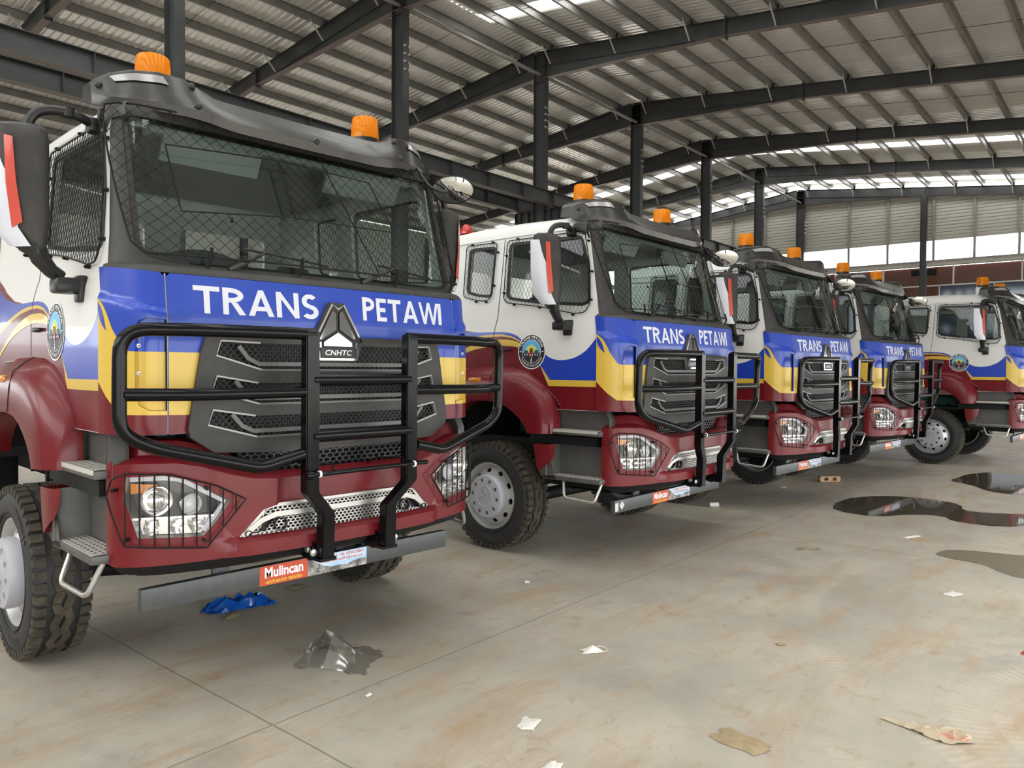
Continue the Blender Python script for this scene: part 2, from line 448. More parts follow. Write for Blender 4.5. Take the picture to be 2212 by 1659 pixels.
def hexmesh(bm, P, M, r, d, depth, asp=1.5, bar=.26, mi=0):
    """honeycomb bars inside polygon P; r = hexagon radius, asp = stretch across"""
    u0, u1 = min(p[0] for p in P), max(p[0] for p in P); v0, v1 = min(p[1] for p in P), max(p[1] for p in P)
    hx = r*math.sqrt(3)*asp; hy = r*1.5; j = 0; v = v0
    while v < v1+r:
        u = u0+(hx/2 if j % 2 else 0)
        while u < u1+hx:
            if inside((u, v), P):
                o = []; i_ = []
                for k in range(6):
                    a = PI/6+k*PI/3
                    o.append((u+r*1.01*math.cos(a)*asp, v+r*1.01*math.sin(a))); i_.append((u+r*(1-bar)*math.cos(a)*asp, v+r*(1-bar)*math.sin(a)))
                O = [bm.verts.new(M(p[0], p[1], d)) for p in o]; I = [bm.verts.new(M(p[0], p[1], d)) for p in i_]; K = [bm.verts.new(M(p[0], p[1], d+depth)) for p in i_]
                for k in range(6):
                    n = (k+1) % 6
                    bm.faces.new((O[k], O[n], I[n], I[k])).material_index = mi; bm.faces.new((I[k], I[n], K[n], K[k])).material_index = mi
            u += hx
        v += hy; j += 1

def make_wheel(parent, x, y, s):
    """front wheel; s = -1 when its outer face looks to -x"""
    bm = bmesh.new()
    # rim, axial coordinate measured from the wheel centre outward
    prof = [(-.15, .335), (-.14, .347), (-.12, .342), (-.09, .305), (.06, .298), (.10, .308), (.125, .338), (.135, .347), (.143, .342), (.141, .332), (.128, .322), (.108, .306), (.084, .296)]
    lathe(bm, [(s*a, r) for a, r in prof], 56)
    # dished disc with ten hand holes
    R0, R1 = .296, .195
    out = [(R0*math.cos(2*PI*k/60), R0*math.sin(2*PI*k/60)) for k in range(60)]
    inn = [(R1*math.cos(2*PI*k/60), R1*math.sin(2*PI*k/60)) for k in range(60)]
    holes = [inn]
    for k in range(10):
        a = 2*PI*k/10+.15; cx, cy = .258*math.cos(a), .258*math.sin(a)
        holes.append([(cx+.021*math.cos(t)*math.cos(a)-.034*math.sin(t)*math.sin(a), cy+.021*math.cos(t)*math.sin(a)+.034*math.sin(t)*math.cos(a)) for t in [2*PI*q/14 for q in range(14)]])
    def disc(u, v, d=0.):
        r = math.hypot(u, v); return Vector((s*(.084+.050*(1-(r-.195)/(.296-.195))-d), u, v))
    addpanel(bm, out, disc, 0, holes, d=0)
    for h in holes[1:]:
        A = [bm.verts.new(disc(u, v, 0)) for u, v in h]; B = [bm.verts.new(disc(u, v, .02)) for u, v in h]
        for k in range(len(h)): bm.faces.new((A[k], A[(k+1) % len(h)], B[(k+1) % len(h)], B[k]))
    lathe(bm, [(s*.03, .001), (s*.03, .297)], 32, mi=1)
    bmesh.ops.recalc_face_normals(bm, faces=bm.faces[:])
    rim = finish('wheel', bm, [M_['silver'], M_['chassis']], parent, 30, (x, y, .55))
    # tyre
    bm = bmesh.new()
    tp = [(-.125, .336), (-.150, .352), (-.163, .385), (-.166, .43), (-.160, .475), (-.148, .512), (-.143, .530), (-.05, .536), (.05, .536), (.143, .530), (.148, .512), (.160, .475), (.166, .43), (.163, .385), (.150, .352), (.125, .336)]
    lathe(bm, [(s*a, r) for a, r in tp], 72)
    for ri in (.368, .380, .495):
        lathe(bm, [(s*(.159 if ri < .4 else .158), ri), (s*(.1665 if ri < .4 else .162), ri+.003), (s*(.159 if ri < .4 else .158), ri+.006)], 72)
    n = 46
    for k in range(n):
        a0 = 2*PI*k/n
        def P(ax, r, da): return (s*ax, math.cos(a0+da)*r, math.sin(a0+da)*r)
        for e in (-1, 1):       # shoulder lugs
            o = 0 if e > 0 else PI/n
            q = lambda r, r2: [P(e*.158, r2, o-.040), P(e*.158, r2, o+.040), P(e*.092, r, o+.050), P(e*.092, r, o-.050)]
            hexa(bm, q(.530, .498), q(.555, .548), 1)
            # zig-zag centre ribs
            z = .012 if k % 2 else -.012
            z2 = -z
            A = lambda r: [P(e*.030+z-.024*1, r, o-.066), P(e*.030+z2-.024, r, o+.066), P(e*.030+z2+.026, r, o+.066), P(e*.030+z+.026, r, o-.066)]
            hexa(bm, A(.530), A(.554), 1)
    for txt, ac in (('AUSBEST', 2.25), ('AW015', -1.75)):
        def onwall(X, Y, Z, ac=ac):
            r = .425+Y; an = ac-X/.425*(1 if True else 1)
            return (s*(.1685), -s*-1*0+math.cos(an)*r*(1), math.sin(an)*r) if s < 0 else (s*.1685, -math.cos(an)*r, math.sin(an)*r)
        addtext(bm, txt, .085, onwall, 2, .0015, wid=.30 if txt == 'AUSBEST' else .24)
    bmesh.ops.recalc_face_normals(bm, faces=bm.faces[:])
    finish('tyre', bm, [M_['sidewall'], M_['tread'], M_['rawletter']], rim, 30)
    # plastic hub cover with ten nut wells
    bm = bmesh.new()
    out = [(.215*math.cos(2*PI*k/60), .215*math.sin(2*PI*k/60)) for k in range(60)]; hs = []
    for k in range(10):
        a = 2*PI*k/10+.1; hs.append([(.168*math.cos(a)+.021*math.cos(2*PI*q/12), .168*math.sin(a)+.021*math.sin(2*PI*q/12)) for q in range(12)])
    def cap(u, v, d=0.): 
        r = math.hypot(u, v); return Vector((s*(.222-.012*max(0, (r-.12)/.1)**2-d), u, v))
    addpanel(bm, out, cap, 0, hs, uc=fr(-.215, .215, .05), vc=fr(-.215, .215, .05))
    lathe(bm, [(s*.211, .215), (s*.200, .222), (s*.150, .226), (s*.11, .215)], 60)
    lathe(bm, [(s*.219, .118), (s*.226, .114), (s*.226, .104), (s*.2225, .100)], 48)
    def E(u, v, d=0.): return Vector((s*(.2285-d), u, v))
    for k in range(3):
        a = PI/2+k*2*PI/3
        tri = [(.078*math.cos(a+b)*f, .078*math.sin(a+b)*f) for b, f in ((-.16, 1), (.16, 1), (.95, .55), (.35, .25))]
        strip(bm, tri, .008, E, 0, 0, .006, closed=True)
    for h in hs:
        A = [bm.verts.new(cap(u, v, 0)) for u, v in h]; B = [bm.verts.new(cap(u, v, .03)) for u, v in h]
        for k in range(len(h)): bm.faces.new((A[k], A[(k+1) % len(h)], B[(k+1) % len(h)], B[k]))
    bmesh.ops.recalc_face_normals(bm, faces=bm.faces[:])
    capo = finish('hub_cover', bm, M_['cap'], rim, 35)
    bm = bmesh.new()
    for k in range(10):
        a = 2*PI*k/10+.1; lathe(bm, [(s*.185, .016), (s*.212, .013)], 6, cen=(0, .168*math.cos(a), .168*math.sin(a)), cap=True)
    bmesh.ops.recalc_face_normals(bm, faces=bm.faces[:])
    finish('lug_nuts', bm, M_['nut'], rim, 30)
    return rim

def text_on_front(M, x, z, d, wsc=1):
    return lambda X, Y, Z: M(x+X*wsc, z+Y, d)

def make_truck():
    R = empty('truck')
    # ---------------- sides
    yF = lambda z: .131 if z < 2.367 else .136+.2*(z-2.367)
    arch = [(.625, 1.475), (.56, 1.50), (.625, 1.586), (.777, 1.715), (.96, 1.83), (1.165, 1.868), (1.70, 1.872), (2.15, 1.86), (2.32, 1.62), (2.36, 1.475)]
    outl = [(yF(3.235), 3.235), (.26, 2.99), (.195, 2.66), (.137, 2.37), (.131, 2.2), (.131, 1.475)]+arch+[(2.55, 1.475), (2.55, 3.235)]
    for s in (-1, 1):
        sd = panel('cab_side', outl, MS(s), M_['white'], R, holes=[roundpoly(DOORWIN, .05), roundpoly(REARWIN, .05)], thick=.045, vc=[1.75, 2.15, 2.21, 2.28, 2.34, 2.4, 2.67, 2.95])
        # door seams
        bm = bmesh.new()
        for path in ([(1.385, 3.225), (1.405, 2.8), (1.43, 2.4), (1.45, 2.2), (1.46, 1.9)],):
            P2 = []
            for a, b in zip(path, path[1:]): P2 += [(a[0]+(b[0]-a[0])*k/4, a[1]+(b[1]-a[1])*k/4) for k in range(4)]
            strip(bm, P2+[path[-1]], .007, MS(s), 0, -.0012-.0025, .001)
        finish('door_gap', bm, M_['black'], sd, 0)
        dw = roundpoly(DOORWIN, .05); rw = roundpoly(REARWIN, .05)
        for nm, P in (('door_window', dw), ('rear_window', rw)):
            panel(nm, P, lambda y, z, d=0., s=s: MS(s)(y, z, .02), M_['sideglass'], R, vc=[2.67, 2.95])
            bm = bmesh.new(); strip(bm, P, .030, MS(s), 0, -.004, .012, closed=True); finish('window_seal', bm, M_['black'], sd, 0)
        # wire guards over the side windows
        G1 = roundpoly([(.345, 3.20), (1.335, 3.205), (1.345, 2.60), (1.30, 2.555), (.86, 2.495), (.42, 2.405), (.29, 2.41), (.235, 2.50), (.262, 2.85)], .05)
        G2 = roundpoly([(1.475, 3.205), (1.93, 3.21), (1.94, 2.65), (1.72, 2.60), (1.60, 2.59), (1.52, 2.62)], .05)
        for P, bolts in ((G1, [(.30, 3.10), (.24, 2.80), (.235, 2.53), (.44, 2.395), (.86, 2.485), (1.2, 2.53), (1.35, 2.66), (1.345, 3.05), (1.2, 3.215), (.75, 3.215)]), (G2, [(1.47, 3.1), (1.50, 2.75), (1.6, 2.58), (1.75, 2.59), (1.85, 3.215), (1.55, 3.215)])):
            bm = bmesh.new(); Mo = lambda y, z, d=0., s=s: MS(s)(y, z, -.022)
            wires(bm, P, Mo, .047, .0018, 0, asp=(1.25, .9), seg=.3, ang=52)
            pts = [Mo(u, v) for u, v in P]; tube(bm, pts+[pts[0]], .005, 6)
            for u, v in bolts:
                p = MS(s)(u, v, 0); lathe(bm, [(p.x-s*.005, .012), (p.x+s*.024, .011), (p.x+s*.034, .006)], 8, cen=(0, p.y, p.z), mi=0, cap=True)
            finish('window_guard', bm, M_['wire'], R, 30)
        # livery films on the door
        Md = lambda k: (lambda y, z, d=0., s=s: MS(s)(y, z, -.0012*k))
        vc = [1.75, 2.15, 2.21, 2.28, 2.34, 2.4, 2.46]
        red = [(.131, 1.478), (.131, 1.703), (.707, 1.703), (.803, 1.885), (.93, 2.06), (1.15, 2.10), (1.42, 2.112), (1.70, 2.076), (2.0, 2.005), (2.25, 1.91), (2.5, 1.79), (2.5, 1.48)]
        red = red[:-2]+[(2.5, 1.50), (2.37, 1.50)]+[(a, b+.004) for a, b in arch[::-1]][1:]
        panel('maroon_livery', red, Md(1), M_['red'], sd, vc=vc)
        panel('yellow_livery', [(.131, 1.703), (.131, 1.764), (.689, 1.763), (.81, 1.90), (.79, 1.885), (.707, 1.703)], Md(1.6), M_['yellow'], sd, vc=vc)
        panel('blue_livery', [(.131, 1.764), (.131, 2.178), (.19, 2.11), (.26, 2.045), (.32, 2.01), (.38, 1.985), (.44, 1.968), (.498, 1.96), (.57, 1.957), (.646, 1.966), (.70, 1.985), (.76, 2.02), (.82, 2.02), (.81, 1.90), (.689, 1.763)], Md(1.3), M_['bluebody'], sd, vc=vc)
        up = [(1.02, 2.13), (1.06, 2.165), (1.12, 2.205), (1.21, 2.236), (1.33, 2.252), (1.47, 2.254), (1.69, 2.255), (1.88, 2.267), (2.16, 2.311), (2.47, 2.391)]
        y1 = [(1.02, 2.12), (1.10, 2.166), (1.20, 2.205), (1.33, 2.226), (1.557, 2.226), (1.70, 2.213), (1.879, 2.185), (2.1, 2.135), (2.27, 2.09), (2.5, 2.02)]
        y1b = [(1.02, 2.112), (1.10, 2.152), (1.20, 2.188), (1.33, 2.206), (1.515, 2.204), (1.70, 2.188), (1.885, 2.155), (2.1, 2.104), (2.27, 2.06), (2.5, 1.985)]
        y2 = [(1.02, 2.10), (1.12, 2.150), (1.25, 2.172), (1.463, 2.173), (1.62, 2.150), (1.79, 2.111), (1.93, 2.07), (2.071, 2.013), (2.27, 1.92), (2.4, 1.84)]
        y2b = [(1.02, 2.075), (1.147, 2.097), (1.28, 2.110), (1.42, 2.110), (1.56, 2.098), (1.70, 2.076), (1.85, 2.045), (2.007, 2.003), (2.2, 1.925), (2.38, 1.84)]
        panel('blue_livery', up+y1[::-1], Md(2), M_['bluebody'], sd, vc=vc)
        panel('yellow_livery', y1+y1b[::-1], Md(2.3), M_['yellow'], sd, vc=vc)
        panel('maroon_livery', y1b+y2[::-1], Md(2.3), M_['red'], sd, vc=vc)
        panel('yellow_livery', y2+y2b[::-1], Md(2.6), M_['yellow'], sd, vc=vc)
        panel('maroon_livery', [(1.69, 2.257), (1.92, 2.284), (2.24, 2.368), (2.49, 2.47), (2.49, 2.40), (2.165, 2.311), (1.88, 2.267)], Md(2.6), M_['red'], sd, vc=vc)
        # round company badge on the door
        bm = bmesh.new(); cy, cz = .925, 2.045
        def Lg(k): return lambda u, v, d=0., s=s: MS(s)(cy-(u if s < 0 else -u), cz+v, -.004-.0008*k)
        ci = lambda r, n=40: [(r*math.cos(2*PI*q/n), r*math.sin(2*PI*q/n)) for q in range(n)]
        vc2 = []
        addpanel(bm, ci(.178), Lg(0), 0); addpanel(bm, ci(.168), Lg(1), 1); addpanel(bm, ci(.121), Lg(2), 0)
        sky = [(.117*math.cos(a), .117*math.sin(a)) for a in [math.radians(-8+196*q/24) for q in range(25)]]
        addpanel(bm, sky, Lg(3), 2)
        road = [(.117*math.cos(a), .117*math.sin(a)) for a in [math.radians(188+164*q/20) for q in range(21)]]
        addpanel(bm, road, Lg(3), 1)
        for r, mi in ((.080, 3), (.058, 4)):
            addpanel(bm, [(r*math.cos(PI*q/20), -.012+r*1.05*math.sin(PI*q/20)) for q in range(21)], Lg(4 if mi == 3 else 5), mi)
        def tr_(x, y, w, h, mi, k):
            addpanel(bm, [(x-w/2, y), (x+w/2, y), (x+w/2, y+h*.5), (x+w*.4, y+h), (x-w*.4, y+h), (x-w/2, y+h*.5)], Lg(k), mi)
            addpanel(bm, [(x-w*.34, y+h*.55), (x+w*.34, y+h*.55), (x+w*.3, y+h*.85), (x-w*.3, y+h*.85)], Lg(k+.6), 6)
            addpanel(bm, [(x-w*.42, y+h*.12), (x-w*.2, y+h*.12), (x-w*.2, y+h*.3), (x-w*.42, y+h*.3)], Lg(k+.6), 0); addpanel(bm, [(x+w*.2, y+h*.12), (x+w*.42, y+h*.12), (x+w*.42, y+h*.3), (x+w*.2, y+h*.3)], Lg(k+.6), 0)
        tr_(-.066, -.045, .052, .058, 6, 6); tr_(.066, -.045, .052, .058, 6, 6); tr_(0, -.052, .052, .085, 5, 7)
        for y0, y1_, w in ((-.068, -.058, .010), (-.085, -.073, .014), (-.108, -.090, .019)): addpanel(bm, [(-w*.42, y1_), (w*.42, y1_), (w/2, y0), (-w/2, y0)], Lg(4), 0)
        def ring(r, up_):
            def f(X, Y, Z):
                a = (PI/2-X/r) if up_ else (-PI/2+X/r); rr = r+(Y if up_ else -Y); return Lg(2.5)(rr*math.cos(a), rr*math.sin(a))
            return f
        addtext(bm, 'TRANS PETAWI', .036, ring(.144, True), 0, .0008, wid=.36)
        addtext(bm, 'TRANSPORT AND LOGISTICS', .024, ring(.145, False), 0, .0003, wid=.33)
        for q in (-1, 1): addpanel(bm, [(q*.132, -.004), (q*.156, -.004), (q*.156, .004), (q*.132, .004)], Lg(2.2), 0)
        bmesh.ops.recalc_face_normals(bm, faces=bm.faces[:])
        finish('door_badge', bm, [M_['textwhite'], M_['logoblack'], M_['logosky'], M_['logogreen'], M_['logosun'], M_['logored'], M_['logodark']], sd, 0)
        # door handle in its dish
        bm = bmesh.new(); box(bm, (s*1.268, 1.265, 2.066), (.022, .15, .022), bev=.006); box(bm, (s*1.256, 1.21, 2.066), (.03, .03, .02)); box(bm, (s*1.256, 1.325, 2.066), (.03, .03, .03))
        finish('door_handle', bm, M_['black'], R, 30)
        # gutter rail
        bm = bmesh.new(); tube(bm, [MS(s)(yy, zz, -.004) for yy, zz in ((.34, 3.215), (.5, 3.235), (1.2, 3.245), (2.5, 3.235))], .009, 6)
        finish('roof_gutter', bm, M_['white'], R, 40)
    # ---------------- roof and rear wall
    bm = bmesh.new(); sec = [(x, z) for z, x in XS if z >= 3.2]
    xx = sorted([(-x, z) for x, z in sec])+sorted([(x, z) for x, z in sec if x > 0])
    sm = []
    for i in range(len(xx)-1): sm += [xx[i], ((xx[i][0]+xx[i+1][0])/2, (xx[i][1]+xx[i+1][1])/2)]
    sm.append(xx[-1]); rows = []
    for y, k, dz in ((.30, .0, 0), (.33, .35, 0), (.40, .75, 0), (.50, .95, 0), (.7, 1, 0), (1.3, 1.1, 0), (1.9, 1.1, 0), (2.4, .95, 0), (2.52, .7, 0), (2.55, .0, 0)):
        rows.append([(x, y, 3.2+(z-3.2)*k) for x, z in sm])
    loft(bm, rows); bmesh.ops.recalc_face_normals(bm, faces=bm.faces[:])
    finish('roof', bm, M_['white'], R, 50)
    bm = bmesh.new(); Mr = lambda u, v, d=0.: Vector((u, 2.55-d, v))
    rearo = [(-1.235, 1.3), (1.235, 1.3), (1.25, 2.15), (1.205, 2.4), (1.145, 3.235), (-1.145, 3.235), (-1.205, 2.4), (-1.25, 2.15)]
    panel('rear_wall', rearo, Mr, M_['white'], R, holes=[roundpoly([(-.95, 2.55), (-.15, 2.55), (-.15, 3.05), (-.95, 3.05)], .06), roundpoly([(.15, 2.55), (.95, 2.55), (.95, 3.05), (.15, 3.05)], .06)], thick=.04)
    # ---------------- front wings (fenders)
    for s in (-1, 1):
        O = [(.60, 1.24), (.60, 1.36), (.615, 1.475), (.655, 1.59), (.777, 1.725), (.96, 1.843), (1.165, 1.886), (1.45, 1.892), (1.75, 1.888), (1.98, 1.83), (2.16, 1.70), (2.25, 1.50), (2.28, 1.25)]
        I = [(.858, 1.235), (.875, 1.28), (.905, 1.325), (.955, 1.375), (1.03, 1.43), (1.13, 1.485), (1.25, 1.525), (1.45, 1.543), (1.62, 1.53), (1.76, 1.48), (1.88, 1.40), (1.96, 1.31), (2.0, 1.235)]
        rows = []
        for i, ((oy, oz), (iy, iz)) in enumerate(zip(O, I)):
            f = lambda t, x: (s*x, oy+(iy-oy)*t, oz+(iz-oz)*t)
            xo = 1.30 if i < 2 else 1.255
            rows.append([f(-.02, 1.20), f(0, xo), f(.07, xo+.035), f(.16, 1.335), f(.28, 1.375), f(.45, 1.393), f(.72, 1.402), f(.93, 1.408), f(1, 1.404), f(1.01, 1.385), f(1.0, 1.25)])
        bm = bmesh.new(); loft(bm, rows); bmesh.ops.recalc_face_normals(bm, faces=bm.faces[:])
        fd = finish('fender', bm, M_['red'], R, 50)
        bm = bmesh.new(); tube(bm, [(s*(1.255+.002), 1.365, 1.892), (s*1.30, 1.365, 1.868), (s*1.378, 1.365, 1.80), (s*1.398, 1.365, 1.70), (s*1.411, 1.36, 1.545)], .004, 5)
        finish('fender_seam', bm, M_['black'], fd, 0)
        bm = bmesh.new(); box(bm, (s*1.385, 1.585, 1.752), (.035, .17, .05), bev=.012); finish('side_indicator', bm, M_['ambersig'], R, 30)
        # inner liner of the wheel arch
        bm = bmesh.new(); loft(bm, [[(s*1.36, iy, iz+.02), (s*.85, iy, iz+.05)] for iy, iz in I]); finish('arch_liner', bm, M_['chassis'], R, 50)
        # step housings, treads, mud flap and loop
        bm = bmesh.new()
        P = [(-.02, 1.235), (-.02, 1.40), (.03, 1.478), (.56, 1.478), (.64, 1.455), (.665, 1.42), (.665, 1.232)]
        Mt = lambda y, z, d=0., s=s: Vector((s*(1.165-d), y, z))
        addpanel(bm, P, Mt)
        tubeP = [(s*1.18, .0, 1.235), (s*1.18, .02, 1.38), (s*1.18, .05, 1.44), (s*1.19, .10, 1.475)]
        loft(bm, [[(s*1.165, .66, 1.23), (s*1.165, .66, 1.42), (s*1.165, .64, 1.455), (s*1.165, .56, 1.478)], [(s*1.30, .665, 1.23), (s*1.30, .665, 1.40), (s*1.275, .645, 1.45), (s*1.25, .58, 1.478)]])
        loft(bm, [[(s*1.165, .0, 1.235), (s*1.165, .0, 1.40), (s*1.165, .05, 1.478)], [(s*1.245, -.01, 1.235), (s*1.24, -.005, 1.40), (s*1.235, .04, 1.478)]])
        box(bm, (s*1.235, .335, 1.263), (.15, .56, .045), bev=.006)
        box(bm, (s*1.165, .33, 1.36), (.006, .02, .22))
        bmesh.ops.recalc_face_normals(bm, faces=bm.faces[:])
        finish('upper_step', bm, M_['panelgrey'], R, 40)
        bm = bmesh.new()
        addpanel(bm, [(.02, .83), (.02, 1.135), (.645, 1.135), (.645, .83)], Mt)
        loft(bm, [[(s*1.165, .62, .83), (s*1.165, .62, 1.135)], [(s*1.30, .635, .83), (s*1.30, .635, 1.135)], [(s*1.345, .66, .83), (s*1.345, .66, 1.13)]])
        box(bm, (s*1.24, .37, .822), (.19, .68, .045), bev=.006)
        addpanel(bm, [(.54, .80), (.70, .80), (.76, .885), (.66, .985), (.62, 1.0)], lambda y, z, d=0., s=s: Vector((s*1.335, y, z)))
        box(bm, (s*1.163, .33, .98), (.006, .022, .28))
        bmesh.ops.recalc_face_normals(bm, faces=bm.faces[:])
        finish('lower_step', bm, M_['panelgrey'], R, 40)
        for zc, y0, y1_ in ((1.289, .075, .60), (.847, .05, .685)):
            bm = bmesh.new(); x0, x1 = (1.175, 1.325) if zc < 1 else (1.175, 1.312)
            outline = [(y0, x0), (y1_, x0), (y1_+.01, x1-.02), (y1_-.01, x1), (y0, x1)]
            hl = []
            for a in range(int((y1_-y0)/.055)):
                for b in range(4):
                    cx, cz = y0+.035+a*.055+(.0275 if b % 2 else 0), x0+.02+b*.032
                    if cx < y1_-.03: hl.append([(cx+.015*math.cos(t), cz+.007*math.sin(t)) for t in [2*PI*q/6 for q in range(6)]])
            Mz = lambda y, x, d=0., s=s, zc=zc: Vector((s*x, y, zc-d))
            addpanel(bm, outline, Mz, 0, hl)
            addpanel(bm, outline, Mz, 1, d=.004)
            box(bm, (s*x1, (y0+y1_)/2, zc-.012), (.006, y1_-y0, .026))
            finish('step_tread', bm, [M_['tread_plate'], M_['black']], R, 0)
        bm = bmesh.new()
        P = [(.795, 1.135), (.55, 1.140), (.56, 1.05), (.585, .985), (.66, .92), (.74, .868), (.765, .95)]
        addpanel(bm, P, lambda y, z, d=0., s=s: Vector((s*(1.372-.10*max(0, (.70-y)/.15)**2*.4-d), y, z)), uc=fr(.55, .79, .04)); 
        loft(bm, [[(s*1.372, .795, 1.135), (s*1.372, .765, .95), (s*1.372, .74, .868)], [(s*1.22, .80, 1.135), (s*1.22, .77, .95), (s*1.22, .745, .868)]])
        bmesh.ops.recalc_face_normals(bm, faces=bm.faces[:])
        finish('fender_tail', bm, M_['red'], R, 40)
        bm = bmesh.new(); box(bm, (s*1.18, .53, 1.183), (.17, .80, .085)); box(bm, (s*.98, .40, 1.0), (.36, .8, .55)); finish('step_bracket', bm, M_['chassis'], R, 30)
        bm = bmesh.new(); tube(bm, fillet([(s*1.30, .475, .80), (s*1.375, .41, .648), (s*1.34, .09, .628), (s*1.27, .055, .80)], .045), .015, 10); finish('step_loop', bm, M_['satin'], R, 50)
    # ---------------- front panel, corner panels
    pu = fr(-1.012, 1.012, .1)
    fp = panel('front_panel', [(-1.012, 1.475), (-1.012, 2.315), (-.99, 2.335), (.99, 2.335), (1.012, 2.315), (1.012, 1.475), (.875, 1.475), (.80, 2.0), (-.80, 2.0), (-.875, 1.475)], MFc, M_['blue'], R, thick=.02, uc=pu+[-.985, -.96, .96, .985], vc=[2.08, 2.10, 2.12, 2.135, 2.15, 2.2])
    for s in (-1, 1):
        a = s*.80
        panel('yellow_livery', [(s*.862, 1.575), (s*1.012, 1.580), (s*1.012, 1.914), (s*.814, 1.914)], lambda u, z, d=0.: MFc(u, z, -.0015), M_['yellow'], fp, uc=[s*.9, s*.96, s*.985, s*1.0])
        panel('maroon_livery', [(s*.876, 1.476), (s*1.012, 1.476), (s*1.012, 1.580), (s*.862, 1.575)], lambda u, z, d=0.: MFc(u, z, -.0015), M_['red'], fp, uc=[s*.9, s*.96, s*.985, s*1.0])
        rec = [(1.165, 2.04), (1.150, 2.075), (1.115, 2.092), (1.02, 2.085), (1.02, 1.603), (1.10, 1.605), (1.145, 1.63), (1.165, 1.68)]
        out = [(1.02, 2.315), (1.04, 2.335), (FU, 2.367), (FU, 1.48), (1.02, 1.475), (1.02, 1.603), (1.10, 1.605), (1.145, 1.63), (1.165, 1.68), (1.165, 2.04), (1.150, 2.075), (1.115, 2.092), (1.02, 2.085)]
        uc = [s*(1.02+.393*k/10) for k in range(1, 10)]; vcc = fr(2.09, 2.27, .012)
        cp = panel('corner_panel', sgn(out, s), MFc, M_['bluebody'], R, thick=.03, uc=uc, vc=vcc)
        panel('corner_recess', sgn(rec, s), lambda u, z, d=0.: MFc(u, z, .028), M_['bluebody'], R, uc=uc, vc=vcc)
        panel('yellow_livery', sgn([(1.02, 1.603), (1.02, 1.914), (1.165, 1.914), (1.165, 1.68), (1.145, 1.63), (1.10, 1.605)], s), lambda u, z, d=0.: MFc(u, z, .0265), M_['yellow'], cp, uc=uc)
        bm = bmesh.new(); rim_ = [(1.1635, 1.914), (1.1635, 1.80), (1.1635, 1.68), (1.1437, 1.631), (1.099, 1.6065), (1.06, 1.6055), (1.02, 1.605)]
        loft(bm, [[MFc(s*u, z, -.001) for u, z in rim_], [MFc(s*u, z, .027) for u, z in rim_]]); finish('yellow_livery', bm, M_['yellow'], cp, 0)
        Mc = lambda k: (lambda u, z, d=0.: MFc(u, z, -.0012*k))
        yel = [(1.410, 2.20), (1.375, 2.178), (1.347, 2.153), (1.322, 2.11), (1.302, 2.068), (1.285, 2.03), (1.262, 1.994), (1.240, 1.96), (1.222, 1.932), (1.195, 1.916), (1.165, 1.914), (1.165, 1.68), (1.145, 1.63), (1.10, 1.605), (1.02, 1.603), (1.02, 1.580), (1.218, 1.584), (1.30, 1.645), (1.392, 1.735), (FU, 1.755), (FU, 2.20)]
        panel('yellow_livery', sgn(yel, s), Mc(1), M_['yellow'], cp, uc=uc, vc=vcc)
        panel('blue_livery', sgn([(1.405, 2.178), (1.375, 2.150), (1.35, 2.10), (1.327, 2.022), (1.36, 2.05), (1.395, 2.09), (1.41, 2.13)], s), Mc(2), M_['bluebody'], cp, uc=uc, vc=vcc)
        panel('maroon_livery', sgn([(1.02, 1.476), (1.02, 1.580), (1.218, 1.584), (1.30, 1.645), (1.392, 1.735), (FU, 1.755), (FU, 1.481)], s), Mc(1), M_['red'], cp, uc=uc)
        bm = bmesh.new()
        for zz in (1.945, 1.80): lathe(bm, [(0, .012), (-.012, .010), (-.016, .004)], 10, axis='y', cen=MF(s*1.16, zz, .012)[:])
        finish('corner_clip', bm, M_['textwhite'], cp, 40)
        bm = bmesh.new(); strip(bm, [(s*1.016, 1.48+.853*k/14) for k in range(15)], .0085, lambda u, z, d=0.: MFc(u, z, .004), 0, 0, .02)
        finish('panel_gap', bm, M_['lining'], fp, 0)
    # lettering
    for nm, s_, wd, gp, x0, x1, zz in (('lettering', 'TRANS', (.93, .84, 1.0, .93, .74), .10, -.875, -.112, 2.130), ('lettering', 'PETAWI', (.70, .60, .80, 1.0, 1.16, .22), .105, .214, .893, 2.142)):
        bm = bmesh.new(); word(bm, s_, wd, gp, x0, x1, zz, .151, MFc, -.0018)
        bmesh.ops.recalc_face_normals(bm, faces=bm.faces[:]); finish(nm, bm, M_['letter'], fp, 0)
    # ---------------- grille
    GP = [(-.815, 2.020), (-.5, 2.026), (.5, 2.026), (.815, 2.020), (.845, 1.92), (.915, 1.50), (.905, 1.455), (.775, 1.365), (.4, 1.340), (-.4, 1.340), (-.775, 1.365), (-.905, 1.455), (-.915, 1.50), (-.845, 1.92)]
    Mg = lambda u, z, d=0.: MF(u, z, d-.028)
    slots = []
    for z0, k in ((1.985, 1.), (1.790, 1.03), (1.603, 1.06)):
        dz = .012 if z0 > 1.9 else .045
        slots.append([(-.745*k, z0), (-.50*k, z0-dz), (.50*k, z0-dz), (.745*k, z0), (.768*k, z0-.085), (.50*k, z0-.168), (-.50*k, z0-.168), (-.768*k, z0-.085)])
    gu = fr(-.91, .91, .1)
    gr = panel('grille', GP, Mg, M_['plastic'], R, holes=slots, thick=.05, uc=gu)
    bm = bmesh.new()
    for S in slots:
        addpanel(bm, S, Mg, 1, d=.045, uc=gu); hexmesh(bm, S, Mg, .0135, .018, .012, 1.55, .28)
    finish('grille_mesh', bm, [M_['meshgrey'], M_['meshblack']], gr, 0)
    bm = bmesh.new()
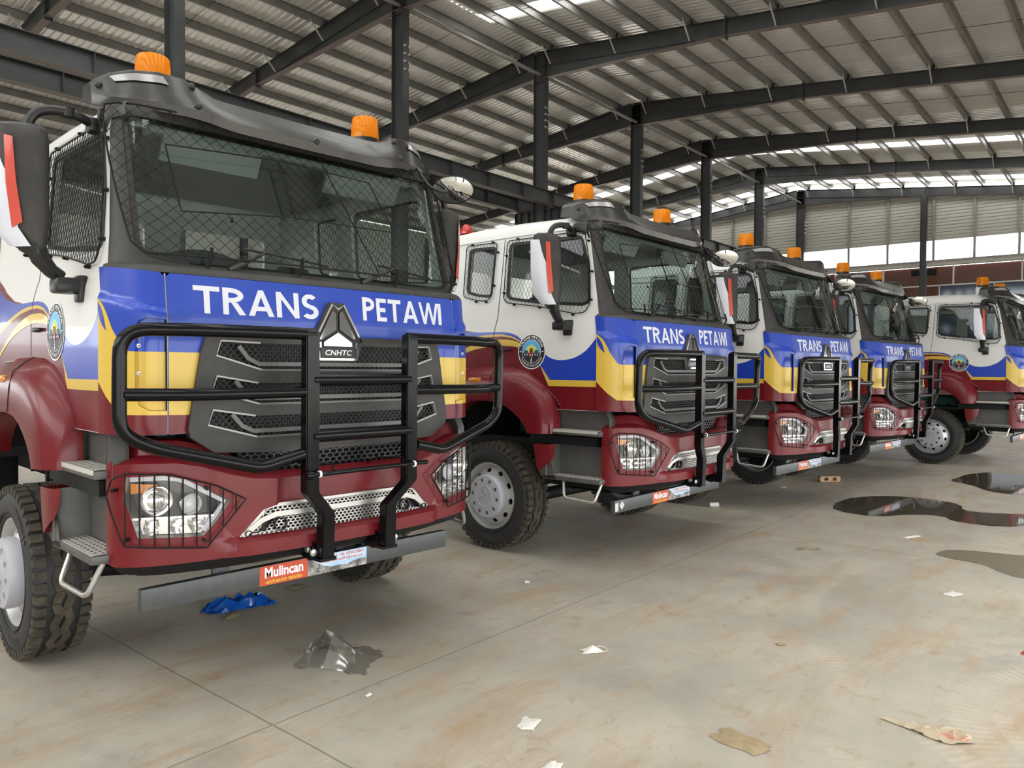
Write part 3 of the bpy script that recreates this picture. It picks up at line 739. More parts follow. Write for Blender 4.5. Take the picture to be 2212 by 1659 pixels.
    for (z0, k), S in zip(((1.985, 1.), (1.790, 1.03), (1.603, 1.06)), slots):
        for s in (-1, 1):
            strip(bm, [(s*.51*k, z0-.010 if z0 > 1.9 else z0-.043), (s*.74*k, z0-.003), (s*.765*k, z0-.085), (s*.50*k, z0-.164)], .010, Mg, 0, -.006, .03)
            ch = [(-.64*k, z0-.03), (-.585*k, z0-.098), (-.52*k, z0-.130)]+[(-.52*k+1.04*k*q/10, z0-.130) for q in range(1, 10)]+[(.52*k, z0-.130), (.585*k, z0-.098), (.64*k, z0-.03)]
        strip(bm, ch, .024, Mg, 1, -.008, .03)
        strip(bm, [(-.5*k+1.0*k*q/10, z0-.164) for q in range(11)], .012, Mg, 1, -.010, .03)
    bmesh.ops.recalc_face_normals(bm, faces=bm.faces[:])
    finish('grille_trim', bm, [M_['trimedge'], M_['trimgrey']], gr, 30)
    bm = bmesh.new(); Pm = [(-.62, 1.345), (.62, 1.345), (.60, 1.215), (-.60, 1.215)]
    Ml = lambda u, z, d=0.: MF(u, z, d-.01)
    addpanel(bm, Pm, Ml, 1, d=.05, uc=fr(-.6, .6, .15)); hexmesh(bm, Pm, Ml, .017, .015, .015, 1.6, .24)
    finish('lower_mesh', bm, [M_['meshblack'], M_['chassis']], R, 0)
    # emblem
    E_ = lambda u, z, d=0.: Vector((u+.004, -.192+.12*max(0, z-2.12)*.6+d, z))
    sh = [(-.046, 2.238), (.046, 2.238), (.068, 2.215), (.178, 2.005), (.182, 1.985), (.150, 1.885), (.135, 1.872), (-.135, 1.872), (-.150, 1.885), (-.182, 1.985), (-.178, 2.005), (-.068, 2.215)]
    em = panel('emblem', sh, lambda u, z, d=0.: E_(u, z, d), M_['plastic'], R, thick=.045)
    bm = bmesh.new()
    o1 = [(-.042, 2.226), (0, 2.198), (.042, 2.226), (.168, 2.0), (.128, 1.985), (.128, 1.962), (.142, 1.962), (.134, 1.888), (-.134, 1.888), (-.142, 1.962), (-.128, 1.962), (-.128, 1.985), (-.168, 2.0)]
    i1 = [(-.040, 2.205), (-.004, 2.180), (-.006, 2.182), (-.006, 2.07), (-.10, 2.0), (-.145, 2.01)]
    strip(bm, o1, .014, E_, 0, -.012, .014, closed=True)
    for P in ([(-.038, 2.195), (-.008, 2.175), (-.008, 2.072), (-.118, 2.006), (-.142, 2.006)], [(.038, 2.195), (.008, 2.175), (.008, 2.072), (.118, 2.006), (.142, 2.006)], [(0, 2.058), (.105, 1.995), (.105, 1.966), (-.105, 1.966), (-.105, 1.995)]):
        addpanel(bm, P, E_, 1, d=-.006); strip(bm, P, .006, E_, 2, -.010, .008, closed=True)
    addpanel(bm, [(-.122, 1.953), (.122, 1.953), (.118, 1.900), (-.118, 1.900)], E_, 2, d=-.005)
    addtext(bm, 'CNHTC', .050, lambda X, Y, Z: E_(X+Y*.2, 1.927+Y*.92, -.009), 3, .0010, wid=.190)
    bmesh.ops.recalc_face_normals(bm, faces=bm.faces[:])
    finish('emblem_badge', bm, [M_['chrome'], M_['pane_chrome'], M_['black'], M_['satin']], em, 0)
    # ---------------- cowl, windscreen surround, glass
    bm = bmesh.new(); rows = []
    for f in (lambda t: MF(t*FU, 2.337), lambda t: MF(t*FU, 2.352, .004), lambda t: MF(t*FU, 2.372, .018), lambda t: (MF(t*FU, 2.378)+MW(t, 2.392))/2, lambda t: MW(t, 2.392), lambda t: MW(t, 2.42, .03)):
        rows.append([f(-1+2*k/48) for k in range(49)])
    loft(bm, rows); bmesh.ops.recalc_face_normals(bm, faces=bm.faces[:]); finish('cowl', bm, M_['plastic'], R, 45)
    WG = roundpoly([(-.895, 3.235), (.895, 3.235), (.845, 2.49), (.80, 2.428), (.72, 2.402), (-.72, 2.402), (-.80, 2.428), (-.845, 2.49)], .07, 5)
    wu = fr(-.72, .72, .1)+[s*(.72+.028*k) for s in (-1, 1) for k in range(0, 10)]; wv = fr(2.4, 3.3, .15)
    panel('windscreen_surround', [(-1, 2.355), (1, 2.355), (1, 3.30), (-1, 3.30)], MW, M_['plastic'], R, holes=[WG], thick=.04, uc=wu, vc=wv)
    panel('windscreen', WG, lambda u, z, d=0.: MW(u, z, .012), M_['glass'], R, uc=wu, vc=wv, smooth=60)
    bm = bmesh.new(); strip(bm, WG, .05, MW, 0, .008, .004, closed=True); finish('windscreen_seal', bm, M_['black'], R, 0)
    for s in (-1, 1):
        bm = bmesh.new(); p = [MW(s*.99, 3.27, -.012), MW(s*1.0, 3.24, -.012)]
        loft(bm, [[(s*1.09, .20, 3.30), (s*1.165, .36, 3.292), (s*1.16, .47, 3.285), (s*1.14, .52, 3.255)], [(s*1.11, .185, 3.26), (s*1.165, .33, 3.25), (s*1.172, .40, 3.215), (s*1.16, .44, 3.205)], [(s*1.10, .19, 3.22), (s*1.155, .30, 3.205), (s*1.165, .34, 3.17), (s*1.16, .35, 3.16)]])
        finish('pillar_cap', bm, M_['plastic'], R, 60)
    # windscreen guard
    bm = bmesh.new(); GD = lambda u, z, d=0.: MW(max(-1, min(1, u)), z, -.05)
    GW = [(-.985, 3.285), (.985, 3.285), (.97, 2.9), (.965, 2.47), (.3, 2.452), (-.3, 2.452), (-.80, 2.440), (-.845, 2.50)]
    hatch = [(-.715, 3.075), (-.19, 3.115), (-.14, 2.76), (-.665, 2.695)]; hatch2 = [(-.185, 3.115), (.34, 3.10), (.45, 2.77), (-.135, 2.757)]
    wires(bm, GW, GD, .050, .0016, 0, asp=(1.2, 1.), holes=[hatch], seg=.12)
    def rod(P, r, closed=True):
        q = [];
        for a, b in zip(P, P[1:]+([P[0]] if closed else [])):
            n = max(1, int(math.dist(a, b)/.08)); q += [GD(a[0]+(b[0]-a[0])*k/n, a[1]+(b[1]-a[1])*k/n) for k in range(n)]
        tube(bm, q+([q[0]] if closed else [GD(*P[-1])]), r, 6)
    rod(GW, .006); rod(hatch, .0045); rod(hatch2, .004); rod([(.02, 3.28), (.30, 2.455)], .004, False)
    for u, z in ((-.55, 2.45), (-.13, 2.45), (.42, 2.455), (.8, 2.46), (-.98, 3.2), (.98, 3.2)):
        tube(bm, [MW(u, z+.05, -.055), MW(u-.01, z-.02, -.055), MW(u-.02, z-.075, -.02)], .010, 6)
    for u, z in ((-.45, 2.683), (-.16, 3.05), (-.15, 2.80)): tube(bm, [GD(u, z+.012), GD(u, z-.012)], .009, 6)
    finish('windscreen_guard', bm, M_['wire'], R, 30)
    for u0, u1, ub in ((-.47, -.30, .02), (.20, .42, .66)):
        bm = bmesh.new(); tube(bm, [MW(u0, 2.385, -.02), MW(u0+.05, 2.425, -.035), MW(u1, 2.515, -.03)], .011, 6, rr=[.02, .016, .009]); tube(bm, [MW(u1-.10, 2.525, -.022), MW(u1, 2.515, -.022), MW(ub-.1, 2.49, -.022), MW(ub, 2.475, -.022)], .008, 6)
        finish('wiper', bm, M_['black'], R, 40)
    # ---------------- sun visor
    VS = [(0, .075, 3.222, .055, 3.272, .19, 3.420, .50, 3.47), (.5, .085, 3.228, .068, 3.280, .19, 3.424, .5, 3.475), (.60, .093, 3.240, .080, 3.292, .195, 3.432, .5, 3.48), (.68, .108, 3.256, .097, 3.305, .205, 3.465, .5, 3.51), (.77, .135, 3.270, .124, 3.318, .215, 3.505, .5, 3.535), (.9, .19, 3.280, .178, 3.33, .262, 3.523, .53, 3.55), (1.02, .262, 3.287, .25, 3.338, .325, 3.517, .57, 3.535), (1.11, .34, 3.292, .328, 3.345, .39, 3.492, .60, 3.51), (1.165, .405, 3.298, .395, 3.352, .445, 3.462, .61, 3.478), (1.192, .455, 3.318, .452, 3.36, .475, 3.435, .60, 3.447)]
    full = [(-r[0], *r[1:]) for r in VS[::-1]]+VS[1:]; rows = []
    for x, yb, zb, yl, zl, yt, zt, yk, zk in full:
        rows.append([(x, yb+.10, zb+.035), (x, yb, zb), (x, yl, zl), (x, yl+.012, zl+.026), (x, (yl+yt)/2, (zl+zt)/2+.003), (x, yt, zt), (x, yt+.03, zt+.012), (x, yk, zk), (x, yk+.02, zk-.09)])
    bm = bmesh.new(); vs = loft(bm, rows)
    bm.faces.new(vs[0]); bm.faces.new(vs[-1][::-1]); bmesh.ops.recalc_face_normals(bm, faces=bm.faces[:])
    vz = finish('sun_visor', bm, M_['gloss'], R, 24)
    def onvis(x, f):
        a = abs(x); i = max(k for k in range(len(VS)-1) if VS[k][0] <= a); t = (a-VS[i][0])/(VS[i+1][0]-VS[i][0]); r = [VS[i][k]+(VS[i+1][k]-VS[i][k])*t for k in range(9)]
        return Vector((x, r[3]+(r[5]-r[3])*f, r[4]+(r[6]-r[4])*f+.002*math.sin(PI*f)))
    for s in (-1, 1):
        bm = bmesh.new(); A = []; B = []
        for k in range(7):
            x = s*(.86+.24*k/6); A.append(onvis(x, .60)+Vector((s*.004, -.008, .004))); B.append(onvis(x+s*.02, .86)+Vector((s*.004, -.008, .004)))
        loft(bm, [A, B]); finish('marker_lamp', bm, M_['marker'], vz, 60)
        for x, f in ((.735, .88), (.73, .15), (1.165, .6)):
            p = onvis(s*x, f); bm = bmesh.new(); lathe(bm, [(-.004, .022), (-.012, .019), (-.020, .009), (-.022, .001)], 12, axis='y', cen=p[:]); finish('visor_bolt', bm, M_['black'], vz, 40)
        if s > 0: bm = bmesh.new(); lathe(bm, [(0, .022), (-.014, .017), (-.018, .002)], 12, axis='y', cen=(0.008, .062, 3.285)); finish('visor_bolt', bm, M_['black'], vz, 40)
        # warning beacons
        bm = bmesh.new(); box(bm, (s*.786, .639, 3.475), (.20, .20, .15), bev=.01); finish('beacon_plinth', bm, M_['white'], R, 30)
        bm = bmesh.new(); lathe(bm, [(3.545, .106), (3.585, .106), (3.588, .098)], 32, axis='z', cen=(s*.786, .639, 0)); bcn = finish('beacon', bm, M_['black'], R, 40)
        bm = bmesh.new(); lathe(bm, [(3.585, .105), (3.60, .105), (3.735, .096), (3.745, .088), (3.747, .001)], 40, axis='z', cen=(s*.786, .639, 0))
        for k in range(24):
            a = 2*PI*k/24; tube(bm, [(s*.786+.103*math.cos(a), .639+.103*math.sin(a), 3.61), (s*.786+.098*math.cos(a), .639+.098*math.sin(a), 3.70)], .002, 4)
        finish('beacon_dome', bm, M_['amber'], bcn, 40)
    bm = bmesh.new(); lathe(bm, [(3.42, .07), (3.45, .07), (3.50, .055), (3.53, .03), (3.535, .001)], 24, axis='z', cen=(-.85, 2.25, 0)); finish('red_roof_lamp', bm, M_['redlamp'], R, 50)
    # ---------------- bumper
    HL = [(1.242, 1.258), (1.06, 1.262), (.952, 1.236), (.726, 1.106), (.80, 1.0), (.868, .925), (1.185, .938), (1.258, 1.16)]
    SG = [(-.468, 1.052), (.468, 1.052), (.545, 1.032), (.682, .893), (-.682, .893), (-.545, 1.032)]
    BO = [(0, 1.205), (.46, 1.203), (.60, 1.215), (.72, 1.245), (.88, 1.300), (1.0, 1.325), (1.2, 1.328), (BU, 1.316), (BU, .79), (1.30, .785), (.80, .79), (.70, .795), (.0, .797)]
    bo = BO+[(-u, z) for u, z in BO[::-1] if u > 0]
    bu = fr(-BU, BU, .07)
    def MBc(u, z, d=0.):
        k = max(0, min(1, (.90-z)/.03))*max(0, min(1, (.74-abs(u))/.05))   # forward ledge under the silver grille
        t = max(0, min(1, (z-1.0)/.06))*max(0, min(1, (.46-abs(u))/.06))   # recess behind the posts
        return MB(u, z, d-.045*k+.06*t)
    bp = panel('bumper', bo, MBc, M_['red'], R, holes=[sgn(HL, -1), HL, SG], thick=.05, uc=bu, vc=[.815, .87, .885, .9, 1.0, 1.03, 1.06, 1.1])
    bm = bmesh.new()      # upper shelf joining bumper and cab
    top = [(u, z) for u, z in [(-u, z) for u, z in BO[:8][::-1]]+BO[1:8]]
    rows = [[MBc(u, z) for u, z in top], [MBc(u, z+.012, .02) for u, z in top], [MB(u, z+.035, .09)+Vector((0, .0, 0)) for u, z in top], [MB(u*.985, z+.11 if abs(u) > .6 else z+.02, .12) for u, z in top], [MB(u*.97, z+.12 if abs(u) > .6 else z+.03, .2) for u, z in top]]
    loft(bm, rows); bmesh.ops.recalc_face_normals(bm, faces=bm.faces[:]); finish('bumper_shelf', bm, M_['red'], R, 45)
    bm = bmesh.new(); low = [(-BU+2*BU*k/40) for k in range(41)]
    loft(bm, [[MB(u, .79, .01) for u in low], [MB(u*.97, .74, .05) for u in low], [MB(u*.95, .70, .16) for u in low], [Vector((MB(u*.9, .7).x, .5, .72)) for u in low]]); finish('under_tray', bm, M_['chassis'], R, 50)
    # silver lower grille
    bm = bmesh.new(); Msg = lambda u, z, d=0.: MB(u, z, d+.012)
    S1 = [(-.455, 1.045), (.455, 1.045), (.53, 1.024), (.585, .965), (.52, .985), (.45, 1.007), (-.45, 1.007), (-.52, .985), (-.585, .965), (-.53, 1.024)]
    S2 = [(-.43, .985), (.43, .985), (.48, .965), (.55, .90), (-.55, .90), (-.48, .965)]
    S3 = [[(s*.59, .96), (s*.655, .905), (s*.60, .905), (s*.565, .94)] for s in (-1, 1)]
    fog = [arc(s*.445, .942, .034, 0, 2*PI, 20)[:-1] for s in (-1, 1)]
    def holed(P): return P
    addpanel(bm, SG, Msg, 1, d=.04, uc=fr(-.68, .68, .1))
    for P in (S1, S2, *S3): hexmesh(bm, [p for p in P], Msg, .0115, 0, .012, 1.45, .27)
    for P in (SG,): strip(bm, P, .018, Msg, 2, -.004, .03, closed=True)
    strip(bm, [(-.66, .898), (-.55, .975), (-.47, 1.0)]+[(-.45+.9*k/12, 1.0) for k in range(13)]+[(.47, 1.0), (.55, .975), (.66, .898)], .030, Msg, 2, -.012, .03)
    for s in (-1, 1):
        addpanel(bm, [(s*.545, 1.03), (s*.68, .895), (s*.655, .895), (s*.53, 1.02)], Msg, 2, d=-.006)
        c = MB(s*.445, .942, .0); lathe(bm, [(c.y-.012, .040), (c.y-.012, .034), (c.y+.04, .034), (c.y+.04, .001)], 24, axis='y', cen=(c.x, 0, c.z), mi=1)
        c = MB(s*.63, .908, 0); lathe(bm, [(c.y-.008, .020), (c.y-.008, .015), (c.y+.02, .015), (c.y+.02, .001)], 14, axis='y', cen=(c.x, 0, c.z), mi=1)
    finish('lower_grille', bm, [M_['satin'], M_['meshblack'], M_['satin']], R, 30)
    # ---------------- headlights and their guards
    for s in (-1, 1):
        Mh = lambda u, z, d=0., s=s: MB(s*u, z, d)
        cen = (1.0, 1.09)
        sc = lambda P, f: [(cen[0]+(p[0]-cen[0])*f, cen[1]+(p[1]-cen[1])*f) for p in P]
        bm = bmesh.new()
        A = [bm.verts.new(Mh(u, z, .0)) for u, z in HL]; B = [bm.verts.new(Mh(u, z, .07)) for u, z in sc(HL, .93)]
        for k in range(8): bm.faces.new((A[k], A[(k+1) % 8], B[(k+1) % 8], B[k])).material_index = 1
        addpanel(bm, sc(HL, .935), Mh, 0, d=.068, uc=fr(.7, 1.3, .08))
        addpanel(bm, [(1.20, 1.035), (.815, 1.03), (.80, 1.005), (.868, .935), (1.18, .948)], Mh, 2, d=.055, uc=fr(.8, 1.2, .08))
        bmesh.ops.recalc_face_normals(bm, faces=bm.faces[:])
        hl = finish('headlight', bm, [M_['lamp_dark'], M_['satin'], M_['reflector']], R, 30)
        for u, z, r in ((1.095, 1.128, .080), (.928, 1.101, .058)):
            bm = bmesh.new(); c = Mh(u, z, .02)
            lathe(bm, [(c.y+.03, r*.98), (c.y-.006, r), (c.y-.012, r*.96), (c.y-.004, r*.90), (c.y+.012, r*.84)], 32, axis='y', cen=(c.x, 0, c.z))
            lathe(bm, [(c.y+.015, r*.84), (c.y+.0, r*.62), (c.y-.012, r*.4), (c.y-.016, .001)], 28, axis='y', cen=(c.x, 0, c.z), mi=1)
            finish('projector_lens', bm, [M_['chrome'], M_['reflector' if r > .06 else 'drl']], hl, 40)
        bm = bmesh.new(); addpanel(bm, [(1.235, 1.222), (1.09, 1.212), (1.10, 1.20), (1.17, 1.172), (1.235, 1.165)], Mh, 0, d=.03, uc=[1.15, 1.2]); finish('turn_signal', bm, M_['ambersig'], hl, 0)
        bm = bmesh.new(); strip(bm, [(1.235, 1.243), (1.15, 1.246), (1.06, 1.247), (.99, 1.237), (.955, 1.222), (.86, 1.165), (.755, 1.10), (.80, 1.03), (.865, .95)], .024, Mh, 0, .022, .03); finish('light_strip', bm, M_['drl'], hl, 0)
        bm = bmesh.new()
        for u in (1.13, 1.0, .90):
            c = Mh(u, .987, .03); lathe(bm, [(c.y+.02, .012), (c.y-.005, .038), (c.y-.01, .041)], 16, axis='y', cen=(c.x, 0, c.z))
        strip(bm, [(1.215, 1.036), (.81, 1.03)], .012, Mh, 0, .01, .03)
        finish('reflector_bowl', bm, M_['reflector'], hl, 40)
        panel('lamp_cover', HL, lambda u, z, d=0., s=s: MB(s*u, z, .004), M_['lens'], hl, uc=fr(.7, 1.3, .06), vc=[1.1], smooth=60)
        bm = bmesh.new(); G = [(1.236, 1.282), (1.029, 1.270), (.805, 1.197), (.655, 1.112), (.855, .868), (1.238, .905), (1.262, .960), (1.325, 1.163), (1.298, 1.248)]
        Mq = lambda u, z, d=0., s=s: MB(s*u, z, -.035)
        q = []
        for a, b in zip(G, G[1:]+[G[0]]):
            n = max(1, int(math.dist(a, b)/.06)); q += [Mq(a[0]+(b[0]-a[0])*k/n, a[1]+(b[1]-a[1])*k/n) for k in range(n)]
        tube(bm, q+[q[0]], .0045, 6)
        for k in range(9):
            u = 1.245-.066*k-.01; zs = []
            for i in range(len(G)):
                a, b = G[i-1], G[i]
                if (a[0]-u)*(b[0]-u) < 0: zs.append(a[1]+(b[1]-a[1])*(u-a[0])/(b[0]-a[0]))
            if len(zs) >= 2: tube(bm, [Mq(u, min(zs)), Mq(u, max(zs))], .0042, 6)
        for u, z in ((1.295, 1.193), (.855, 1.185), (1.235, .935), (.865, .905)):
            p = Mq(u, z); b_ = MB(s*u, z, .005); tube(bm, [b_, p], .010, 8)
        finish('headlight_guard', bm, M_['wire'], R, 30)
    # ---------------- bull bar
    for s in (-1, 1):
        xo, xi = .395, .31
        bm = bmesh.new(); yf, yb = -.50, -.435
        sec = lambda x0, x1, y0, y1_, z: [(s*x0, y0, z), (s*x1, y0, z), (s*x1, y1_, z), (s*x0, y1_, z)]
        K = [sec(.395, .31, -.50, -.435, 2.045), sec(.395, .31, -.495, -.425, 1.13), sec(.265, .18, -.455, -.385, .99), sec(.265, .18, -.445, -.375, .732)]
        vs = [[bm.verts.new(p) for p in k] for k in K]
        for a, b in zip(vs, vs[1:]):
            for k in range(4): bm.faces.new((a[k], a[(k+1) % 4], b[(k+1) % 4], b[k]))
        bm.faces.new(vs[0]); bm.faces.new(vs[-1][::-1])
        bmesh.ops.recalc_face_normals(bm, faces=bm.faces[:])
        bmesh.ops.bevel(bm, geom=bm.edges[:], offset=.006, segments=2, affect='EDGES')
        finish('bull_bar_post', bm, M_['barblack'], R, 40)
        bm = bmesh.new(); yo = -.37
        xw, yw = (1.332, -.38) if s < 0 else (1.282, -.335)
        path = [(s*.33, -.468, 2.025), (s*1.0, -.468, 2.022), (s*xw, yw, 2.015), (s*xw, yw+.01, 1.515), (s*1.18, yw+.01, 1.435), (s*.655, -.468 if s < 0 else -.43, 1.297), (s*.40, -.468, 1.352)]
        tube(bm, fillet(path, [0, .2, .13, .10, .10, .05, 0], 7), .034, 14)
        tube(bm, fillet([(s*.38, -.468, 1.700), (s*1.0, -.462, 1.696), (s*(xw-.02), yw, 1.700)], .15), .032, 14)
        finish('bull_bar_wing', bm, M_['barblack'], R, 50)
        bm = bmesh.new(); P = [(.33, -.30, .83), (.33, -.02, .86), (.33, -.02, .76), (.33, -.33, .705), (.33, -.37, .715), (.33, -.37, .82)]
        for xc in (.272, .172):
            hexa(bm, [(s*(xc-.006), p[1], p[2]) for p in P], [(s*(xc+.006), p[1], p[2]) for p in P])
        box(bm, (s*.222, -.20, .765), (.11, .36, .05)); box(bm, (s*.222, -.40, .722), (.11, .09, .018))
        br = finish('mounting_bracket', bm, M_['barblack'], R, 30)
        bm = bmesh.new()
        lathe(bm, [(.285, .020), (.297, .020), (.303, .016), (.303, .001)], 16, cen=(0, -.335, .775), mi=0) if s > 0 else lathe(bm, [(-.285, .020), (-.297, .020), (-.303, .016), (-.303, .001)], 16, cen=(0, -.335, .775))
        finish('bracket_bolt', bm, M_['satin'], br, 30); bm = bmesh.new()
        lathe(bm, [(-.394, .023), (-.404, .020), (-.408, .001)], 16, axis='y', cen=(s*.290, 0, .765))
        finish('bracket_bolt', bm, M_['satin'], br, 30)
    for z in (1.768, 1.447):
        bm = bmesh.new(); tube(bm, [(-.345, -.468, z), (.345, -.468, z)], .036, 14, cap=False); finish('bull_bar_crossbar', bm, M_['barblack'], R, 50)
    bm = bmesh.new(); tube(bm, [(-.395, -.515, 1.235), (.455, -.515, 1.240)], .014, 10); tube(bm, [(-.41, -.515, 1.235), (-.37, -.515, 1.235)], .024, 10)
    for x in (-.33, .345): tube(bm, [(x, -.515, 1.237), (x+.012, -.515, 1.237)], .020, 10, mi=1)
    finish('bull_bar_rod', bm, [M_['barblack'], M_['textwhite']], R, 40)
    for x in (-.24, .27):
        bm = bmesh.new(); tube(bm, [(x, -.51, 1.255), (x+.05, -.46, 1.28), (x-.05, -.30, 1.27), (x-.06, -.22, 1.235)], .006, 6)
        finish('cable', bm, M_['wire'], R, 40)
    # ---------------- underrun bar with its stickers
    bm = bmesh.new(); box(bm, (0, .05, .563), (2.18, .05, .122), bev=.004)
    for s in (-1, 1): box(bm, (s*.62, .09, .70), (.10, .02, .2)); box(bm, (s*.62, .12, .66), (.10, .10, .02))
    ub = finish('underrun_bar', bm, M_['beam'], R, 30)
    Mu = lambda u, z, d=0.: Vector((u, .0245+d, z))
    bm = bmesh.new(); addpanel(bm, [(-.405, .503), (-.075, .503), (-.075, .622), (-.405, .622)], Mu, 0, d=-.001)
    addtext(bm, 'Mulincan', .075, lambda X, Y, Z: Mu(-.24+X, .576+Y*1.15, -.002), 1, .0022, wid=.262)
    addtext(bm, '-engineering vehicles-', .034, lambda X, Y, Z: Mu(-.24+X, .523+Y*1.1, -.002), 2, .0006, wid=.258)
    finish('sticker', bm, [M_['stickred'], M_['textwhite'], M_['stickyel']], ub, 0)
    bm = bmesh.new(); addpanel(bm, [(-.075, .503), (.375, .503), (.375, .622), (-.075, .622)], Mu, 0, d=-.001)
    addpanel(bm, [(-.075, .503), (.375, .503), (.375, .548), (.33, .552), (.26, .545), (.22, .53), (.15, .538), (.10, .535), (.04, .55), (0, .575), (-.04, .60), (-.075, .61)], Mu, 1, d=-.0016)
    addpanel(bm, [(.015, .563), (.36, .563), (.36, .616), (.015, .616)], Mu, 3, d=-.0017)
    addtext(bm, 'Whatsapp: +86 18764158861', .026, lambda X, Y, Z: Mu(.19+X, .602+Y, -.0022), 2, .0005, wid=.315)
    addtext(bm, 'E-mail:mulincan891@gmail.com', .024, lambda X, Y, Z: Mu(.185+X, .575+Y, -.0022), 2, .0005, wid=.320)
    finish('sticker', bm, [M_['skyprint'], M_['rockprint'], M_['textred'], mat('print_pale', (.62, .72, .82), .5)], ub, 0)
    # ---------------- mirrors
    for s in (-1, 1):
        bm = bmesh.new()
        # housing: lofted rings from bottom to top; corner order: front-inner, front-outer, back-outer, back-inner
        secs = [(2.44, 1.43, 1.50, .43, .52), (2.50, 1.415, 1.585, .42, .55), (2.60, 1.405, 1.625, .415, .575), (2.85, 1.402, 1.645, .415, .59), (3.06, 1.402, 1.66, .42, .60), (3.115, 1.405, 1.655, .43, .595), (3.14, 1.43, 1.62, .46, .57)]
        rows = []
        for z, xi, xo, y0, y1_ in secs:
            c = roundpoly([(xi, y0+.02), (xi+.05, y0), (xo-.05, y0+.045), (xo, y0+.10), (xo-.01, y1_), (xi+.01, y1_)], .03, 3); rows.append([(s*a, b, z) for a, b in c])
        vs = loft(bm, rows, closed=True); bm.faces.new(vs[0]); bm.faces.new(vs[-1][::-1]); bmesh.ops.recalc_face_normals(bm, faces=bm.faces[:])
        mh = finish('side_mirror', bm, M_['plastic'], R, 40)
        bm = bmesh.new(); loft(bm, [[(s*1.59, .462, 3.05), (s*1.66, .52, 3.07), (s*1.672, .60, 3.07)], [(s*1.575, .448, 2.80), (s*1.655, .51, 2.80), (s*1.665, .60, 2.80)], [(s*1.555, .44, 2.57), (s*1.64, .50, 2.57), (s*1.645, .59, 2.57)], [(s*1.50, .425, 2.475), (s*1.56, .46, 2.47), (s*1.57, .55, 2.48)]]); finish('mirror_trim', bm, M_['letter'], mh, 60)
        bm = bmesh.new(); loft(bm, [[(s*1.578, .440, 3.045), (s*1.612, .466, 3.055)], [(s*1.566, .432, 2.82), (s*1.606, .460, 2.80)], [(s*1.538, .428, 2.60), (s*1.582, .448, 2.565)]]); finish('reflector_strip', bm, M_['orange'], mh, 0)
        bm = bmesh.new(); addpanel(bm, [(1.43, 2.60), (1.63, 2.60), (1.64, 3.05), (1.43, 3.08)], lambda u, z, d=0., s=s: Vector((s*u, .607, z))); finish('mirror_face', bm, M_['mirror'], mh, 0)
        bm = bmesh.new()
        tube(bm, [(s*1.47, .48, 2.50), (s*1.44, .49, 2.42), (s*1.385, .50, 2.36), (s*1.335, .51, 2.33)], .04, 8, rr=[.055, .048, .04, .038])
        box(bm, (s*1.315, .50, 2.285), (.13, .155, .085), rz3(0), bev=.02); box(bm, (s*1.245, .475, 2.27), (.05, .10, .15), bev=.012)
        finish('mirror_arm', bm, M_['black'], mh, 40)
        bm = bmesh.new(); tube(bm, fillet([(s*1.50, .52, 3.12), (s*1.46, .50, 3.22), (s*1.36, .47, 3.245), (s*1.27, .46, 3.235), (s*1.15, .50, 3.205)], .06), .026, 10, rr=None); tube(bm, [(s*1.305, .465, 3.215), (s*1.305, .465, 3.265)], .034, 10); box(bm, (s*1.17, .50, 3.205), (.06, .10, .08), bev=.015)
        finish('mirror_arm', bm, M_['black'], mh, 40)
    # round front mirror on the far corner
    bm = bmesh.new(); tube(bm, fillet([(.955, .22, 3.33), (.95, .14, 3.24), (.965, .08, 3.17), (1.02, .03, 3.135), (1.10, .035, 3.15)], .05), .011, 8)
    rm = finish('round_mirror', bm, M_['black'], R, 50)
    bm = bmesh.new(); n_ = Vector((-.72, -.46, -.50)).normalized(); c = Vector((1.13, .006, 3.166)); a = n_.cross(Vector((0, 0, 1))).normalized(); b = n_.cross(a)
    def dish(prof, mi):
        rows = []
        for h, r in prof: rows.append([c+n_*h+a*math.cos(2*PI*k/36)*r*1.32+b*math.sin(2*PI*k/36)*r*.86 for k in range(36)])
        loft(bm, rows, mi, closed=True)
    dish([(-.035, .001), (-.032, .06), (-.02, .10), (-.004, .122), (.008, .125), (.010, .117)], 0); dish([(.008, .118), (.020, .085), (.028, .045), (.030, .001)], 1)
    bmesh.ops.recalc_face_normals(bm, faces=bm.faces[:])
    finish('mirror_head', bm, [M_['black'], M_['mirror']], rm, 60)
    # ---------------- inside the cab
    bm = bmesh.new(); box(bm, (0, 1.35, 1.62), (2.36, 2.3, .06)); box(bm, (0, .30, 1.95), (2.34, .30, .7)); finish('cab_floor', bm, M_['dash'], R, 30)
    bm = bmesh.new()
    loft(bm, [[(-1.14, .10, 2.40), (1.14, .10, 2.40)], [(-1.14, .30, 2.47), (1.14, .30, 2.47)], [(-1.14, .48, 2.45), (1.14, .48, 2.45)], [(-1.14, .60, 2.34), (1.14, .60, 2.34)], [(-1.14, .58, 1.9), (1.14, .58, 1.9)]])
    rows = []
    for k in range(13):
        t = k/12; rows.append([(-.95+.8*t, .42, 2.44), (-.95+.8*t, .46, 2.45+.12*math.sin(PI*t)), (-.95+.8*t, .60, 2.44+.10*math.sin(PI*t)), (-.95+.8*t, .64, 2.36)])
    loft(bm, rows); finish('dashboard', bm, M_['dash'], R, 50)
    bm = bmesh.new(); cS = Vector((-.55, .82, 2.42)); N_ = Vector((0, .55, .83)).normalized(); A_ = Vector((1, 0, 0)); B_ = N_.cross(A_)
    tube(bm, [cS+A_*.225*math.cos(2*PI*k/28)+B_*.225*math.sin(2*PI*k/28) for k in range(29)], .017, 8, cap=False)
    for an in (0, PI, -PI/2): tube(bm, [cS, cS+A_*.22*math.cos(an)+B_*.22*math.sin(an)], .02, 6)
